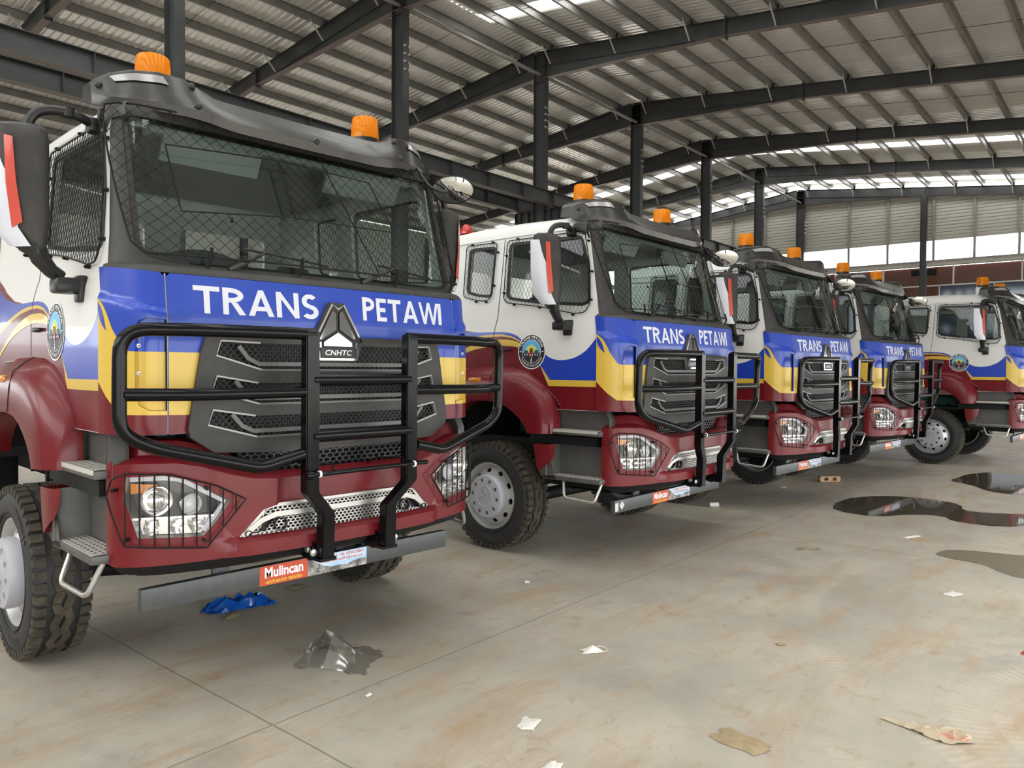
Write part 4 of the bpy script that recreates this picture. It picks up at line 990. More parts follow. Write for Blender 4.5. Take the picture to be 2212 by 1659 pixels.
    tube(bm, [cS, (-.55, .6, 2.15)], .04, 8); finish('steering_wheel', bm, M_['black'], R, 50)
    def seat(x, y, w_):
        bm = bmesh.new(); box(bm, (x, y, 1.90), (w_, .5, .16), bev=.05); box(bm, (x, y+.30, 2.20), (w_, .14, .60), rx3(-.16), bev=.05); box(bm, (x, y+.36, 2.57), (min(w_, .28), .10, .17), rx3(-.1), bev=.04); box(bm, (x, y+.05, 1.74), (w_*.7, .4, .22))
        return finish('seat', bm, M_['seat'], R, 45)
    seat(-.6, 1.02, .52); seat(.6, 1.02, .52)
    bm = bmesh.new(); box(bm, (0, 2.1, 2.0), (2.1, .5, .18), bev=.05); box(bm, (0, 2.40, 2.30), (2.1, .12, .5), bev=.05)
    for x in (-.75, -.25, .25, .75): box(bm, (x, 2.42, 2.58), (.24, .1, .14), bev=.03)
    finish('rear_bench', bm, M_['seat'], R, 45)
    bm = bmesh.new(); box(bm, (0, 1.3, 3.27), (2.1, 1.9, .03)); box(bm, (0, .36, 3.235), (1.9, .16, .1), bev=.03)
    for s in (-1, 1): box(bm, (s*.55, .34, 3.13), (.62, .03, .17), rx3(.5), bev=.008)
    finish('cab_headliner', bm, M_['lining'], R, 30)
    # ---------------- chassis, axle, running gear
    bm = bmesh.new()
    for s in (-1, 1): box(bm, (s*.42, 4.2, .93), (.08, 8.2, .28))
    for y in (.4, 2.9, 4.6, 6.4, 8.2): box(bm, (0, y, .93), (.8, .12, .2))
    box(bm, (0, .95, 1.12), (2.2, 1.4, .06)); box(bm, (0, 1.9, 1.32), (2.3, .04, .4)); box(bm, (0, .62, .86), (1.9, .05, .42)); box(bm, (0, 2.9, .9), (1.6, .05, .6))
    finish('chassis_frame', bm, M_['chassis'], R, 30)
    bm = bmesh.new(); tube(bm, [(-1.1, 1.376, .52), (-.6, 1.376, .46), (.6, 1.376, .46), (1.1, 1.376, .52)], .07, 10)
    for s in (-1, 1): tube(bm, [(s*.55, .75, .78), (s*.55, 1.376, .60), (s*.55, 2.1, .80)], .05, 6); tube(bm, [(s*.78, 1.20, .55), (s*.78, 1.20, 1.2)], .04, 8)
    finish('front_axle', bm, M_['chassis'], R, 40)
    bm = bmesh.new(); box(bm, (0, 1.75, 1.05), (.62, 1.3, .6), bev=.05); box(bm, (0, 1.3, .78), (.5, .7, .3), bev=.06); tube(bm, [(.33, 1.3, 1.2), (.42, 1.4, 1.15), (.42, 2.0, 1.2)], .06, 8); finish('engine', bm, M_['green'], R, 30)
    bm = bmesh.new(); box(bm, (-.98, 4.4, .86), (.46, .95, .52), bev=.05)
    for k in range(6): box(bm, (-1.22, 4.03+k*.15, .86), (.02, .03, .5))
    finish('fuel_tank', bm, M_['chassis'], R, 30)
    bm = bmesh.new(); box(bm, (.98, 3.2, .95), (.45, .7, .6), bev=.04)
    for k in range(8): box(bm, (.98, 2.83, .70+k*.07), (.42, .02, .03))
    tube(bm, [(.75, 2.72, 1.0), (1.2, 2.72, 1.05)], .09, 14); finish('air_filter', bm, M_['lining'], R, 40)
    bm = bmesh.new(); box(bm, (0, 5.9, 1.16), (2.4, 5.2, .14)); box(bm, (0, 3.33, 1.6), (2.3, .06, .8)); finish('load_deck', bm, M_['chassis'], R, 30)
    ws = []
    for s in (-1, 1): ws.append(make_wheel(R, s*1.238, 1.376, s))
    for s in (-1, 1):      # rear wheels reuse the front wheel's meshes
        src = ws[0 if s < 0 else 1]; c = src.copy(); C.objects.link(c); c.parent = R; c.location = (s*1.05, 6.3, .55)
        for ch in src.children: d = ch.copy(); C.objects.link(d); d.parent = c
    return R

# ------------------------------------------------------------------ the building (own axes: bx along the hall, by across it, turned by ANG)
ANG = math.radians(3.905); EX = Vector((math.cos(ANG), math.sin(ANG), 0)); EY = Vector((-math.sin(ANG), math.cos(ANG), 0))
B0 = Vector((CAM.x, CAM.y, 0))
def Bw(bx, by, bz): return B0+EX*bx+EY*by+Vector((0, 0, bz))
def bfin(name, bm, m, at=(0, 0, 0), smooth=30, parent=None):
    o = finish(name, bm, m, parent, smooth)
    if parent is None: o.location = Bw(*at); o.rotation_euler = (0, 0, ANG)
    return o
def bplace(o, at): o.location = Bw(*at); o.rotation_euler = (0, 0, ANG)
YR, ZR, SL = 15.2, 12.0, .122      # ridge line, rafter top height there, slope
def ztop(by): return ZR-SL*abs(by-YR)
BAY, X0 = 5.965, 19.28
def frame_x(k): return X0+BAY*k
KS = list(range(-5, 5)); YN, YFAR = -1.6, 32.6

def concrete():
    m = bpy.data.materials.new('concrete_floor'); m.use_nodes = True; n = m.node_tree.nodes; l = m.node_tree.links; b = n['Principled BSDF']
    t = n.new('ShaderNodeTexCoord')
    def noise(sc, det, rough=.6, dist=0., vec=None):
        q = n.new('ShaderNodeTexNoise'); q.inputs['Scale'].default_value = sc; q.inputs['Detail'].default_value = det; q.inputs['Roughness'].default_value = rough; q.inputs['Distortion'].default_value = dist
        l.new(vec or t.outputs['Object'], q.inputs['Vector']); return q.outputs[0]
    def ramp(src, p0, p1, c0=(0, 0, 0), c1=(1, 1, 1)):
        r = n.new('ShaderNodeValToRGB'); r.color_ramp.elements[0].position = p0; r.color_ramp.elements[1].position = p1
        r.color_ramp.elements[0].color = (*c0, 1); r.color_ramp.elements[1].color = (*c1, 1); l.new(src, r.inputs[0]); return r.outputs[0]
    def mix(fac, a, c, blend='MIX'):
        x = n.new('ShaderNodeMix'); x.data_type = 'RGBA'; x.blend_type = blend
        if isinstance(fac, (int, float)): x.inputs[0].default_value = fac
        else: l.new(fac, x.inputs[0])
        for i, s in ((6, a), (7, c)):
            if isinstance(s, tuple): x.inputs[i].default_value = (*s, 1)
            else: l.new(s, x.inputs[i])
        return x.outputs[2]
    def math_(op, a, c=None):
        x = n.new('ShaderNodeMath'); x.operation = op
        for i, s in ((0, a), (1, c)):
            if s is None: continue
            if isinstance(s, (int, float)): x.inputs[i].default_value = s
            else: l.new(s, x.inputs[i])
        return x.outputs[0]
    base = mix(ramp(noise(.7, 7, .65), .36, .66), (.295, .272, .228), (.415, .375, .305))
    mp = n.new('ShaderNodeMapping'); mp.inputs['Scale'].default_value = (.35, 1.3, 1); mp.inputs['Rotation'].default_value = (0, 0, .25); l.new(t.outputs['Object'], mp.inputs['Vector'])
    dust = ramp(noise(2.2, 9, .72, .5, mp.outputs[0]), .50, .68)
    base = mix(math_('MULTIPLY', dust, .9), base, (.33, .235, .14))
    base = mix(math_('MULTIPLY', ramp(noise(4.5, 9, .75, .8), .56, .68), .7), base, (.27, .195, .115))
    base = mix(math_('MULTIPLY', ramp(noise(.9, 7, .65, .3), .57, .72), .7), base, (.21, .215, .21))
    base = mix(math_('MULTIPLY', ramp(noise(28, 4), .66, .72), .6), base, (.20, .19, .17))
    # tyre tracks: two arcs of dust printed on the slab
    sx = n.new('ShaderNodeSeparateXYZ'); l.new(t.outputs['Object'], sx.inputs[0])
    fac = None
    for cx, cy, r, wd in ((4.75, -.67, 2.0, .075), (4.66, -.63, 1.82, .06), (4.95, -.25, 1.0, .10), (4.95, -.25, .82, .05), (6.9, -1.2, 3.3, .09)):
        dx = math_('SUBTRACT', sx.outputs[0], cx); dy = math_('SUBTRACT', sx.outputs[1], cy)
        d = math_('SQRT', math_('ADD', math_('MULTIPLY', dx, dx), math_('MULTIPLY', dy, dy)))
        e = math_('SUBTRACT', 1.0, math_('DIVIDE', math_('ABSOLUTE', math_('SUBTRACT', d, r)), wd))
        e = math_('MINIMUM', math_('MAXIMUM', math_('MULTIPLY', e, 3), 0), 1)
        an = math_('ARCTAN2', dy, dx); ch = math_('ADD', math_('MULTIPLY', math_('SINE', math_('MULTIPLY', an, r*110)), .35), .55)
        e = math_('MULTIPLY', e, ch); fac = e if fac is None else math_('MAXIMUM', fac, e)
    base = mix(math_('MULTIPLY', math_('MULTIPLY', fac, ramp(noise(2.3, 6), .42, .66)), .5), base, (.52, .465, .37))
    # saw-cut joints
    jf = None
    for ax, c in ((1, 3.45), (1, 9.45), (1, -2.5), (0, 2.2), (0, 8.45), (0, 14.45), (0, 20.4), (0, 26.4)):
        wob = math_('MULTIPLY', math_('SUBTRACT', noise(1.1, 3), .5), .03)
        dd = math_('ABSOLUTE', math_('ADD', math_('SUBTRACT', sx.outputs[ax], c), wob))
        e = math_('LESS_THAN', dd, .0055); jf = e if jf is None else math_('MAXIMUM', jf, e)
    base = mix(math_('MULTIPLY', jf, .7), base, (.12, .105, .08))
    l.new(base, b.inputs['Base Color'])
    l.new(ramp(noise(1.7, 5), .3, .7, (.42,)*3, (.62,)*3), b.inputs['Roughness']); b.inputs['Specular IOR Level'].default_value = .35
    bp = n.new('ShaderNodeBump'); bp.inputs['Strength'].default_value = .12; bp.inputs['Distance'].default_value = .01; l.new(noise(60, 5), bp.inputs['Height']); l.new(bp.outputs[0], b.inputs['Normal'])
    return m
M_['floor'] = concrete()
M_['steel'] = mat('painted_steel', (.040, .042, .044), .34, noise=(2.0, (.060, .060, .058), .4, .7))
M_['steelbottom'] = mat('underside_steel', (.17, .125, .11), .55)  # paler, browner face under the bottom flanges
M_['purlin'] = mat('galvanised_purlin', (.24, .23, .215), .45, metal=.3, noise=(1.5, (.31, .30, .28), .4, .7))
M_['sheet'] = mat('roof_sheet', (.78, .755, .71), .36, metal=.35, noise=(.8, (.83, .81, .77), .35, .7))
M_['clad'] = mat('wall_cladding', (.44, .42, .37), .5)
M_['cladlight'] = mat('pale_cladding', (.72, .71, .67), .6)  # for unseen walls, paled so they bounce more light inside
M_['brace'] = mat('brace_steel', (.50, .47, .42), .5)
M_['bolt'] = mat('bolt_zinc', (.62, .62, .60), .35, metal=.5)
M_['skylight'] = bpy.data.materials.new('skylight_sheet'); M_['skylight'].use_nodes = True
_n = M_['skylight'].node_tree.nodes; _l = M_['skylight'].node_tree.links
_tl = _n.new('ShaderNodeBsdfTranslucent'); _tl.inputs[0].default_value = (.92, .93, .92, 1); _tp = _n.new('ShaderNodeBsdfTransparent'); _tp.inputs[0].default_value = (.9, .92, .92, 1); _mx = _n.new('ShaderNodeMixShader'); _mx.inputs[0].default_value = .6
_l.new(_tl.outputs[0], _mx.inputs[1]); _l.new(_tp.outputs[0], _mx.inputs[2]); _l.new(_mx.outputs[0], _n['Material Output'].inputs[0])
M_['brown'] = mat('brown_panel', (.115, .036, .020), .35)
M_['cream'] = mat('cream_fascia', (.62, .60, .54), .5)
M_['mull'] = mat('white_mullion', (.66, .65, .62), .45)
M_['bluepane'] = mat('blue_pane', (.025, .045, .085), .06, coat=.8)
M_['water'] = mat('puddle_water', (.075, .062, .045), .04, spec=.5)
M_['damp'] = mat('damp_concrete', (.15, .125, .085), .38)
M_['ground'] = mat('yard_ground', (.66, .64, .59), .8)  # paled so the yard bounces daylight up to the roof

bm = bmesh.new(); box(bm, (0, 0, -.06), (58.6, 38, .12)); fl = bfin('floor', bm, M_['floor'], (0, 0, 0), 0)
for v in fl.data.vertices: v.co += Vector((15.2, 15.5, 0))
tag(fl, 'dusty grey concrete slab floor', 'floor', kind='structure')
bm = bmesh.new(); box(bm, (0, 0, -.2), (300, 300, .2)); tag(bfin('yard_ground', bm, M_['ground'], (20, 15, 0), 0), 'pale yard outside the hall', 'ground', kind='structure')

# roof sheeting with ribs running down the slope; skylight strips between
XA, XB = frame_x(-5)-1.0, 43.5
SKY = [(-1.3, -.5), (34.35, 35.15), (41.6, 42.5)]  # first strip is out of view, added for light
def sheet(bm, x0, x1, side):
    x = x0; prof = []
    while x < x1-1e-6:
        for dx, dz in ((0, .035), (.03, .035), (.055, 0), (.175, 0)):
            if x+dx < x1: prof.append((x+dx, dz))
        x += .2
    prof.append((x1, .0)); ys = (YR, YN-1.2) if side < 0 else (YR, YFAR+1.0)
    rows = [[(px, y, ztop(y)+.205+pz) for px, pz in prof] for y in ys]
    loft(bm, rows)
NEAR = [(16.45, 17.1), (-7.4, -6.2), (-4.4, -3.2), (1.6, 2.8), (4.6, 5.8), (7.6, 8.8)]     # first strip is in view; the rest are unseen skylights added for light
bm = bmesh.new()
for sd in (-1, 1):
    cuts = [XA]+[c for s in sorted(SKY+(NEAR if sd < 0 else [])) for c in s]+[XB]
    for a, b in zip(cuts[::2], cuts[1::2]): sheet(bm, a, b, sd)
tag(bfin('ceiling', bm, M_['sheet'], smooth=0), 'corrugated pale metal roof sheeting', 'roof', kind='structure')
for i, (a, b) in enumerate(SKY+NEAR):  # real skylights together with the added unseen strips
    bm = bmesh.new()
    for sd in ((-1, 1) if i < len(SKY) else (-1,)): sheet(bm, a, b, sd)
    tag(bfin('window_%d' % (i+1), bm, M_['skylight'], smooth=0), None, None, kind='structure')

# columns
def hsec(bm, cx, cy, z0, z1, bx_, dy, tf=.016, tw=.012):
    for s in (-1, 1): box(bm, (cx, cy+s*(dy/2-tf/2), (z0+z1)/2), (bx_, tf, z1-z0))
    box(bm, (cx, cy, (z0+z1)/2), (tw, dy-2*tf, z1-z0))
def make_column():
    bm = bmesh.new(); hsec(bm, 0, 0, 0, 11.93, .21, .44); box(bm, (0, 0, .012), (.4, .6, .024))
    for z in (11.02, 11.9): box(bm, (0, 0, z), (.20, .42, .014))
    o = bfin('steel_column', bm, M_['steel'], smooth=0)
    bm = bmesh.new()
    for s in (-1, 1):
        hexa(bm, [(-.10, s*.22, 6.95), (.10, s*.22, 6.95), (.10, s*1.0, 6.95), (-.10, s*1.0, 6.95)], [(-.10, s*.22, 6.93), (.10, s*.22, 6.93), (.10, s*1.0, 6.93), (-.10, s*1.0, 6.93)])
        hexa(bm, [(-.008, s*.22, 6.93), (-.008, s*1.0, 6.93), (-.008, s*1.0, 6.66), (-.008, s*.22, 6.35)], [(.008, s*.22, 6.93), (.008, s*1.0, 6.93), (.008, s*1.0, 6.66), (.008, s*.22, 6.35)])
        hexa(bm, [(-.10, s*.22, 6.35), (.10, s*.22, 6.35), (.10, s*1.0, 6.66), (-.10, s*1.0, 6.66)], [(-.10, s*.22, 6.335), (.10, s*.22, 6.335), (.10, s*1.0, 6.645), (-.10, s*1.0, 6.645)])
        for yy in (.45, .75, .98): box(bm, (0, s*yy, 6.76), (.19, .012, .33))
    bmesh.ops.recalc_face_normals(bm, faces=bm.faces[:])
    bfin('crane_bracket', bm, M_['steel'], parent=o, smooth=0)
    for z in (9.55, 9.75, 9.95, 10.15):
        bm = bmesh.new()
        for xx in (-.07, .07): lathe(bm, [(-.285, .001), (-.285, .018), (-.262, .026), (-.22, .026)], 6, axis='y', cen=(xx, 0, z))
        bfin('bolt_pair', bm, M_['bolt'], parent=o, smooth=0)
    return o
def copy_tree(o, parent=None):
    c = o.copy(); C.objects.link(c); c.parent = parent
    for ch in o.children: copy_tree(ch, c)
    return c
COLLAB = {-2: 'dark steel column rising behind the nearest truck beside its left beacon', -1: 'steel column with pale sunlit web behind the right beacon of the nearest truck', 0: 'grey steel column with crane bracket left of the second truck beacons', 1: 'dark steel column rising between the two beacons of the second truck', 2: 'dark steel column between the second truck visor and third truck beacons', 3: 'dark steel column directly behind the left beacon of the third truck', 4: 'dark steel column standing at the shutter clad end wall', -3: 'steel column of the ridge row left of the nearest truck', -4: 'second ridge column left of the nearest truck', -5: 'ridge column farthest from the shutter clad end wall'}
col0 = make_column()
for i, k in enumerate(KS):
    o = col0 if i == 0 else copy_tree(col0); bplace(o, (frame_x(k), 14.98, 0)); tag(o, COLLAB[k], 'column', 'ridge columns of the hall')
# eaves columns outside the picture carry the roof ends
bm = bmesh.new(); hsec(bm, 0, 0, 0, ztop(YN)-.42, .2, .4); ec = bfin('eaves_column', bm, M_['steel'], smooth=0)
for i, (k, by) in enumerate([(k, y) for k in KS for y in (YN, YFAR)]):
    o = ec if i == 0 else ec.copy()
    if i: C.objects.link(o)
    bplace(o, (frame_x(k), by, 0)); tag(o, 'steel column of the open hall side carrying the roof edge', 'column', 'eaves columns')

# rafters with haunch at the ridge and fly braces; ridge-purlin struts
def make_rafter(side):
    # local: v = distance from ridge column face outward
    Ls = (YR-YN) if side < 0 else (YFAR-YR)
    S = lambda v: side*v
    zt = lambda v: -SL*v
    bm = bmesh.new(); vs_ = [.02, 6.45, Ls]; dep = [.86, .44, .42]
    def slab(x0, x1, zf0, zf1, v0, v1, mi=0):
        hexa(bm, [(x0, S(v0), zf0(v0)), (x1, S(v0), zf0(v0)), (x1, S(v0), zf1(v0)), (x0, S(v0), zf1(v0))], [(x0, S(v1), zf0(v1)), (x1, S(v1), zf0(v1)), (x1, S(v1), zf1(v1)), (x0, S(v1), zf1(v1))], mi)
    zb = lambda v: zt(v)-(dep[0]+(dep[1]-dep[0])*v/6.45 if v < 6.45 else dep[1]+(dep[2]-dep[1])*(v-6.45)/(Ls-6.45))
    for a, b in ((.02, 6.45), (6.45, Ls)):
        slab(-.10, .10, lambda v: zt(v)-.014, zt, a, b)
        slab(-.006, .006, zb, lambda v: zt(v)-.014, a, b)
        slab(-.10, .10, lambda v: zb(v)-.0, lambda v: zb(v)+.014, a, b, 0)
        slab(-.099, .099, lambda v: zb(v)-.003, lambda v: zb(v)+.0, a, b, 1)
    slab(-.06, .06, lambda v: zt(v)-.45, lambda v: zt(v)-.436, .02, 6.3)
    for v in (6.45, Ls-.3): slab(-.10, .10, lambda q: zb(v)-.08, lambda q: zt(v)+.06, v, v+.03)
    bmesh.ops.recalc_face_normals(bm, faces=bm.faces[:])
    o = bfin('roof_rafter', bm, [M_['steel'], M_['steelbottom']], smooth=0)
    v = .62; i = 0
    while v < Ls-.3:
        if i % 2 == 0:
            bm = bmesh.new()
            for sx in (-1,): box(bm, (0, 0, 0), (.035, .035, 1))
            d = Vector((.42, 0, .46 + (.0))); p0 = Vector((-.03, S(v), zb(v)+.05 if v > 6.4 else zt(v)-.43)); p1 = Vector((-.50, S(v), zt(v)+.05))
            mm = (p1-p0); L = mm.length; q = mm.normalized().to_track_quat('Z', 'Y').to_matrix()
            for vv in bm.verts: vv.co = q @ Vector((vv.co.x, vv.co.y, vv.co.z*L)) + (p0+p1)/2
            bfin('fly_brace', bm, M_['brace'], parent=o, smooth=0)
            bm = bmesh.new(); box(bm, (0, S(v)-.0, zt(v)+.08), (.012, .14, .17)); bfin('purlin_cleat', bm, M_['steel'], parent=o, smooth=0)
        v += 1.2; i += 1
    return o
names = {-2: 'behind the nearest truck', -1: 'over the nearest truck', 0: 'over the second truck', 1: 'second from the upper right corner', 2: 'third from the upper right corner', 3: 'next to the end wall rafter', 4: 'along the top of the shutter clad end wall'}
for side in (-1, 1):
    r0 = make_rafter(side)
    for i, k in enumerate(KS):
        o = r0 if i == 0 else copy_tree(r0); bplace(o, (frame_x(k), YR, ZR))
        wh = {0: 'uppermost dark rafter crossing the upper right of the hall', 1: 'dark rafter second down on the right, above second truck', 2: 'dark rafter third down on the right, in front of skylight strip', 3: 'grey rafter just beyond the long skylight strip on the right', 4: 'dark rafter along the top of the end wall cladding', -1: 'dark rafter descending left from pale column over nearest truck', -2: 'dark rafter in the upper left corner behind runway beam'} if side < 0 else {0: 'dark rafter sloping down left from column beside second truck', 1: 'dark rafter sloping down left from column between second truck beacons', 2: 'dark rafter sloping down left before the far skylight strip', 3: 'grey rafter sloping down left beyond the far skylight strip', 4: 'dark rafter sloping down left at the end wall', -1: 'dark rafter rising from nearest truck visor to pale column', -2: 'dark rafter in the upper left corner above the crane beams'}
        lab = wh.get(k, 'dark roof rafter of the left hall end out of view'); tag(o, lab, 'rafter', 'roof rafters')
        if k < -2: o['label'] = 'dark roof rafter at the left end of the hall'
# purlins
def make_purlin():
    bm = bmesh.new(); L = XB-XA; cx = 0
    box(bm, (cx, 0, .10), (L, .004, .20)); box(bm, (cx, .033, .002), (L, .066, .004)); box(bm, (cx, -.033, .198), (L, .066, .004)); box(bm, (cx, .065, .012), (L, .003, .022))
    return bfin('roof_purlin', bm, M_['purlin'], smooth=0)
p0 = make_purlin(); i = 0
for side in (-1, 1):
    v = .62
    while v < (YR-YN if side < 0 else YFAR-YR)+.8:
        o = p0 if i == 0 else p0.copy()
        if i: C.objects.link(o)
        bplace(o, ((XA+XB)/2, YR+side*v, ztop(YR+side*v))); tag(o, 'long thin grey purlin running under the corrugated roof', 'purlin', 'roof purlins'); i += 1; v += 1.2
# sag rods halfway along every bay
for i, k in enumerate(KS[:-1]):
    for side in (-1, 1):
        bm = bmesh.new(); Ls = (YR-YN) if side < 0 else (YFAR-YR); tube(bm, [(0, side*.6, -SL*.6+.06), (0, side*Ls, -SL*Ls+.06)], .008, 5)
        o = bfin('sag_rod', bm, M_['steel'], (frame_x(k)+BAY*.52, YR, ZR)); tag(o, 'thin dark tie rod crossing the purlins midway between rafters', 'rod', 'roof tie rods')
st = None
for k in KS[:-1]:
    if st is None:
        bm = bmesh.new(); tube(bm, [(.12, 0, 0), (BAY-.02, 0, 0)], .055, 12); st = bfin('ridge_strut', bm, M_['purlin'], smooth=50); o = st
    else: o = st.copy(); C.objects.link(o)
    bplace(o, (frame_x(k), 14.98, 11.25)); tag(o, 'round grey strut pipe running level between two ridge columns', 'pipe', 'ridge strut pipes')
# crane runway beams
for by, zt_, lab in ((14.30, 7.36, 'dark crane runway beam running in front of the ridge columns'), (15.72, 7.36, 'dark crane runway beam running behind the ridge columns')):
    bm = bmesh.new(); L = 43-XA; cx = (43+XA)/2
    box(bm, (0, 0, -.007), (L, .26, .014)); box(bm, (0, 0, -.20), (L, .010, .39)); box(bm, (0, 0, -.395), (L, .24, .014)); box(bm, (0, 0, -.4035), (L, .238, .003), mi=1)
    o = bfin('crane_beam', bm, [M_['steel'], M_['steelbottom']], (cx, by, zt_), smooth=0); tag(o, lab, 'beam', 'crane runway beams')
    bm = bmesh.new()
    for q in range(36):
        for s in (-1, 1): box(bm, (-L/2+.7+q*1.49, s*.06, -.20), (.012, .11, .375))
    bfin('beam_stiffener', bm, M_['steel'], parent=o, smooth=0)['kind'] = 'stuff'

# end wall on the right: shutter-like cladding high up, open daylight band, fascia
XG = 43.45
bm = bmesh.new()
def cladwall(bm, fn_top, z0, y0, y1, x):
    ys = [y0+(y1-y0)*k/12 for k in range(13)]
    z = z0
    while z < ZR+.2:
        for a, b in ((0, .03), (.03, .14), (.14, .17)):
            for ya, yb in zip(ys, ys[1:]):
                ta, tb = fn_top(ya), fn_top(yb)
                if z+a > min(ta, tb): continue
                off = lambda q: -.03 if q in (.03, .14) else 0.
                v = [bm.verts.new(p) for p in ((x+off(a), ya, min(z+a, ta)), (x+off(a), yb, min(z+a, tb)), (x+off(b), yb, min(z+b, tb)), (x+off(b), ya, min(z+b, ta)))]
                bm.faces.new(v)
        z += .17
cladwall(bm, lambda y: ztop(y)+.02, 8.55, YN-.5, YFAR+.3, 0)
tag(bfin('wall_right', bm, M_['clad'], (XG, 0, 0), smooth=0), 'grey horizontally ribbed shutter cladding of the end wall', 'wall', kind='structure')
bm = bmesh.new(); box(bm, (0, 0, 0), (.06, 34, .10)); tag(bfin('trim_1', bm, M_['clad'], (XG, 15.5, 8.56), 0), None, None, kind='structure')
for i, by in enumerate((19.1, 17.1, 12.45, 10.5, 8.35, 6.55, 4.7, 2.6, 22, 24.5)):
    bm = bmesh.new(); zt_ = ztop(by); box(bm, (0, 0, (7.5+zt_)/2), (.09, .11, zt_-7.5))
    o = bfin('wall_post', bm, M_['purlin'], (43.33, by, 0), 0)
    tag(o, ['thin grey cladding post left of the end wall column', 'thin grey cladding post just left of the end wall column', 'first thin grey cladding post right of the end wall column', 'second thin grey cladding post right of the end wall column', 'thin grey cladding post touching the dark gable column on its right', 'thin grey cladding post right of the dark gable column', 'rightmost thin grey cladding post in view', 'thin grey cladding post beyond the right picture edge', 'thin grey post behind the end column', 'farthest thin grey post of the end wall'][i], 'post', 'posts of the end wall')
bm = bmesh.new(); hsec(bm, 0, 0, 0, ztop(8.75)-.42, .22, .30); tag(bfin('gable_column', bm, M_['steel'], (43.05, 8.75, 0), 0), 'dark steel column dividing the bright band of the end wall', 'column')
# annex behind the open band
bm = bmesh.new(); box(bm, (0, 0, 7.40), (.44, 30, .20)); o = bfin('annex_canopy', bm, M_['cream'], (44.1, 13, 0), 0); tag(o, 'long cream canopy edge under the bright band of the end wall', 'canopy')
bm = bmesh.new(); box(bm, (-.08, 0, 7.53), (.6, 30, .06)); box(bm, (-.37, 0, 7.505), (.04, 30, .05)); bfin('canopy_cap', bm, M_['purlin'], parent=o, smooth=0)
an = empty('annex_building', Bw(44.34, 13, 0), ANG); tag(an, 'brown panelled annex with white mullions and blue glazing beyond the end wall', 'building')
bm = bmesh.new(); box(bm, (.25, 0, 3.65), (.3, 30, 7.28)); bfin('panel_wall', bm, M_['brown'], parent=an, smooth=0)
bm = bmesh.new(); box(bm, (.05, 0, 6.31), (.14, 30, .07)); bfin('transom', bm, M_['mull'], parent=an, smooth=0)
for by in (23.2, 20, 16.9, 13.82, 10.95, 7.62, 4.68, 1.6):
    bm = bmesh.new(); box(bm, (.05, by-13, 6.83), (.12, .07, 1.0)); bfin('mullion', bm, M_['mull'], parent=an, smooth=0)
for a, b in ((8.25, -1.5), (13.0, 9.9), (26, 16)):
    bm = bmesh.new(); box(bm, (.06, (a+b)/2-13, 4.6), (.06, abs(a-b), 3.3)); pn = bfin('pane', bm, M_['bluepane'], parent=an, smooth=0)
    bm = bmesh.new()
    for q in range(5): box(bm, (.02, a+(b-a)*q/4-13, 4.6), (.05, .05, 3.3))
    bfin('pane_frame', bm, M_['mull' if a < 9 else 'steel'], parent=pn, smooth=0)
bm = bmesh.new(); box(bm, (0, 0, 0), (.02, 1.2, .33)); bfin('notice_board', bm, M_['chassis'], parent=an, smooth=0).location = (.085, 10.0-13-1.0, 7.03)
# far long side and left end: unseen walls, openings sized to steer the daylight
bm = bmesh.new(); box(bm, (0, 0, 1.35), (58, .12, 2.7)); box(bm, (0, 0, 6.9), (58, .06, 5.9)); tag(bfin('wall_back', bm, M_['cladlight'], (15.5, YFAR+.25, 0), 0), 'far long side wall with open daylight band', 'wall', kind='structure')
bm = bmesh.new(); box(bm, (0, 0, 3.2), (.06, 36, 6.4)); tag(bfin('wall_left', bm, M_['cladlight'], (XA+.1, 15.5, 0), 0), 'unseen left end wall added to cut daylight, open high up', 'wall', kind='structure')  # added to keep daylight off the nearest truck, open high for the columns

bm = bmesh.new(); box(bm, (0, 0, 6.1), (58, .06, 7.0)); tag(bfin('wall_front', bm, M_['cladlight'], (15.5, YN-.4, 0), 0), 'unseen near long side wall added behind the viewer to cut daylight', 'wall', kind='structure')  # added behind the camera to cut daylight on the truck fronts

# ------------------------------------------------------------------ trucks in their row
WHEELY = {'wheel', 'front_axle', 'chassis_frame', 'fuel_tank', 'air_filter', 'load_deck', 'engine'}
T = make_truck()
TR = [((0, 0), -.0019, .027, 'nearest and largest red white and blue truck with black bull bar, at left'),
      ((4.271, .019), .0451, -.008, 'second truck in the row, its round badge and front wheel clear of the nearest'),
      ((7.929, .057), .0031, -.012, 'third truck in the row, standing above the small wooden block'),
      ((11.684, .123), -.0242, -.004, 'fourth truck in the row, its bull bar overlapping the last truck wheel'),
      ((15.577, -1.154), .0110, -.004, 'last truck, set forward and cut off by the right picture edge')]
protos = list(T.children); roots = []
for i, ((x, y), rz, dz, lab) in enumerate(TR):
    o = T if i == 0 else copy_tree(T); roots.append(o)
for o, ((x, y), rz, dz, lab) in zip(roots, TR):
    o.location = (x, y, 0); o.rotation_euler = (0, 0, rz); tag(o, lab, 'truck', 'trucks parked in a row')
    for c in o.children:
        if c.name.split('.')[0] not in WHEELY: c.location.z += dz
# second truck: two white stickers on the left end of its bar
ub2 = [c for c in roots[1].children if c.name.startswith('underrun_bar')][0]
bm = bmesh.new(); Mu = lambda u, v, d=0.: Vector((u, .0245+d, v))
addpanel(bm, [(-1.085, .52), (-1.03, .52), (-1.03, .60), (-1.085, .60)], Mu, 0, d=-.001); addpanel(bm, [(-.97, .525), (-.925, .568), (-.965, .612), (-1.01, .57)], Mu, 0, d=-.001)
finish('sticker', bm, M_['paper'], ub2, 0)

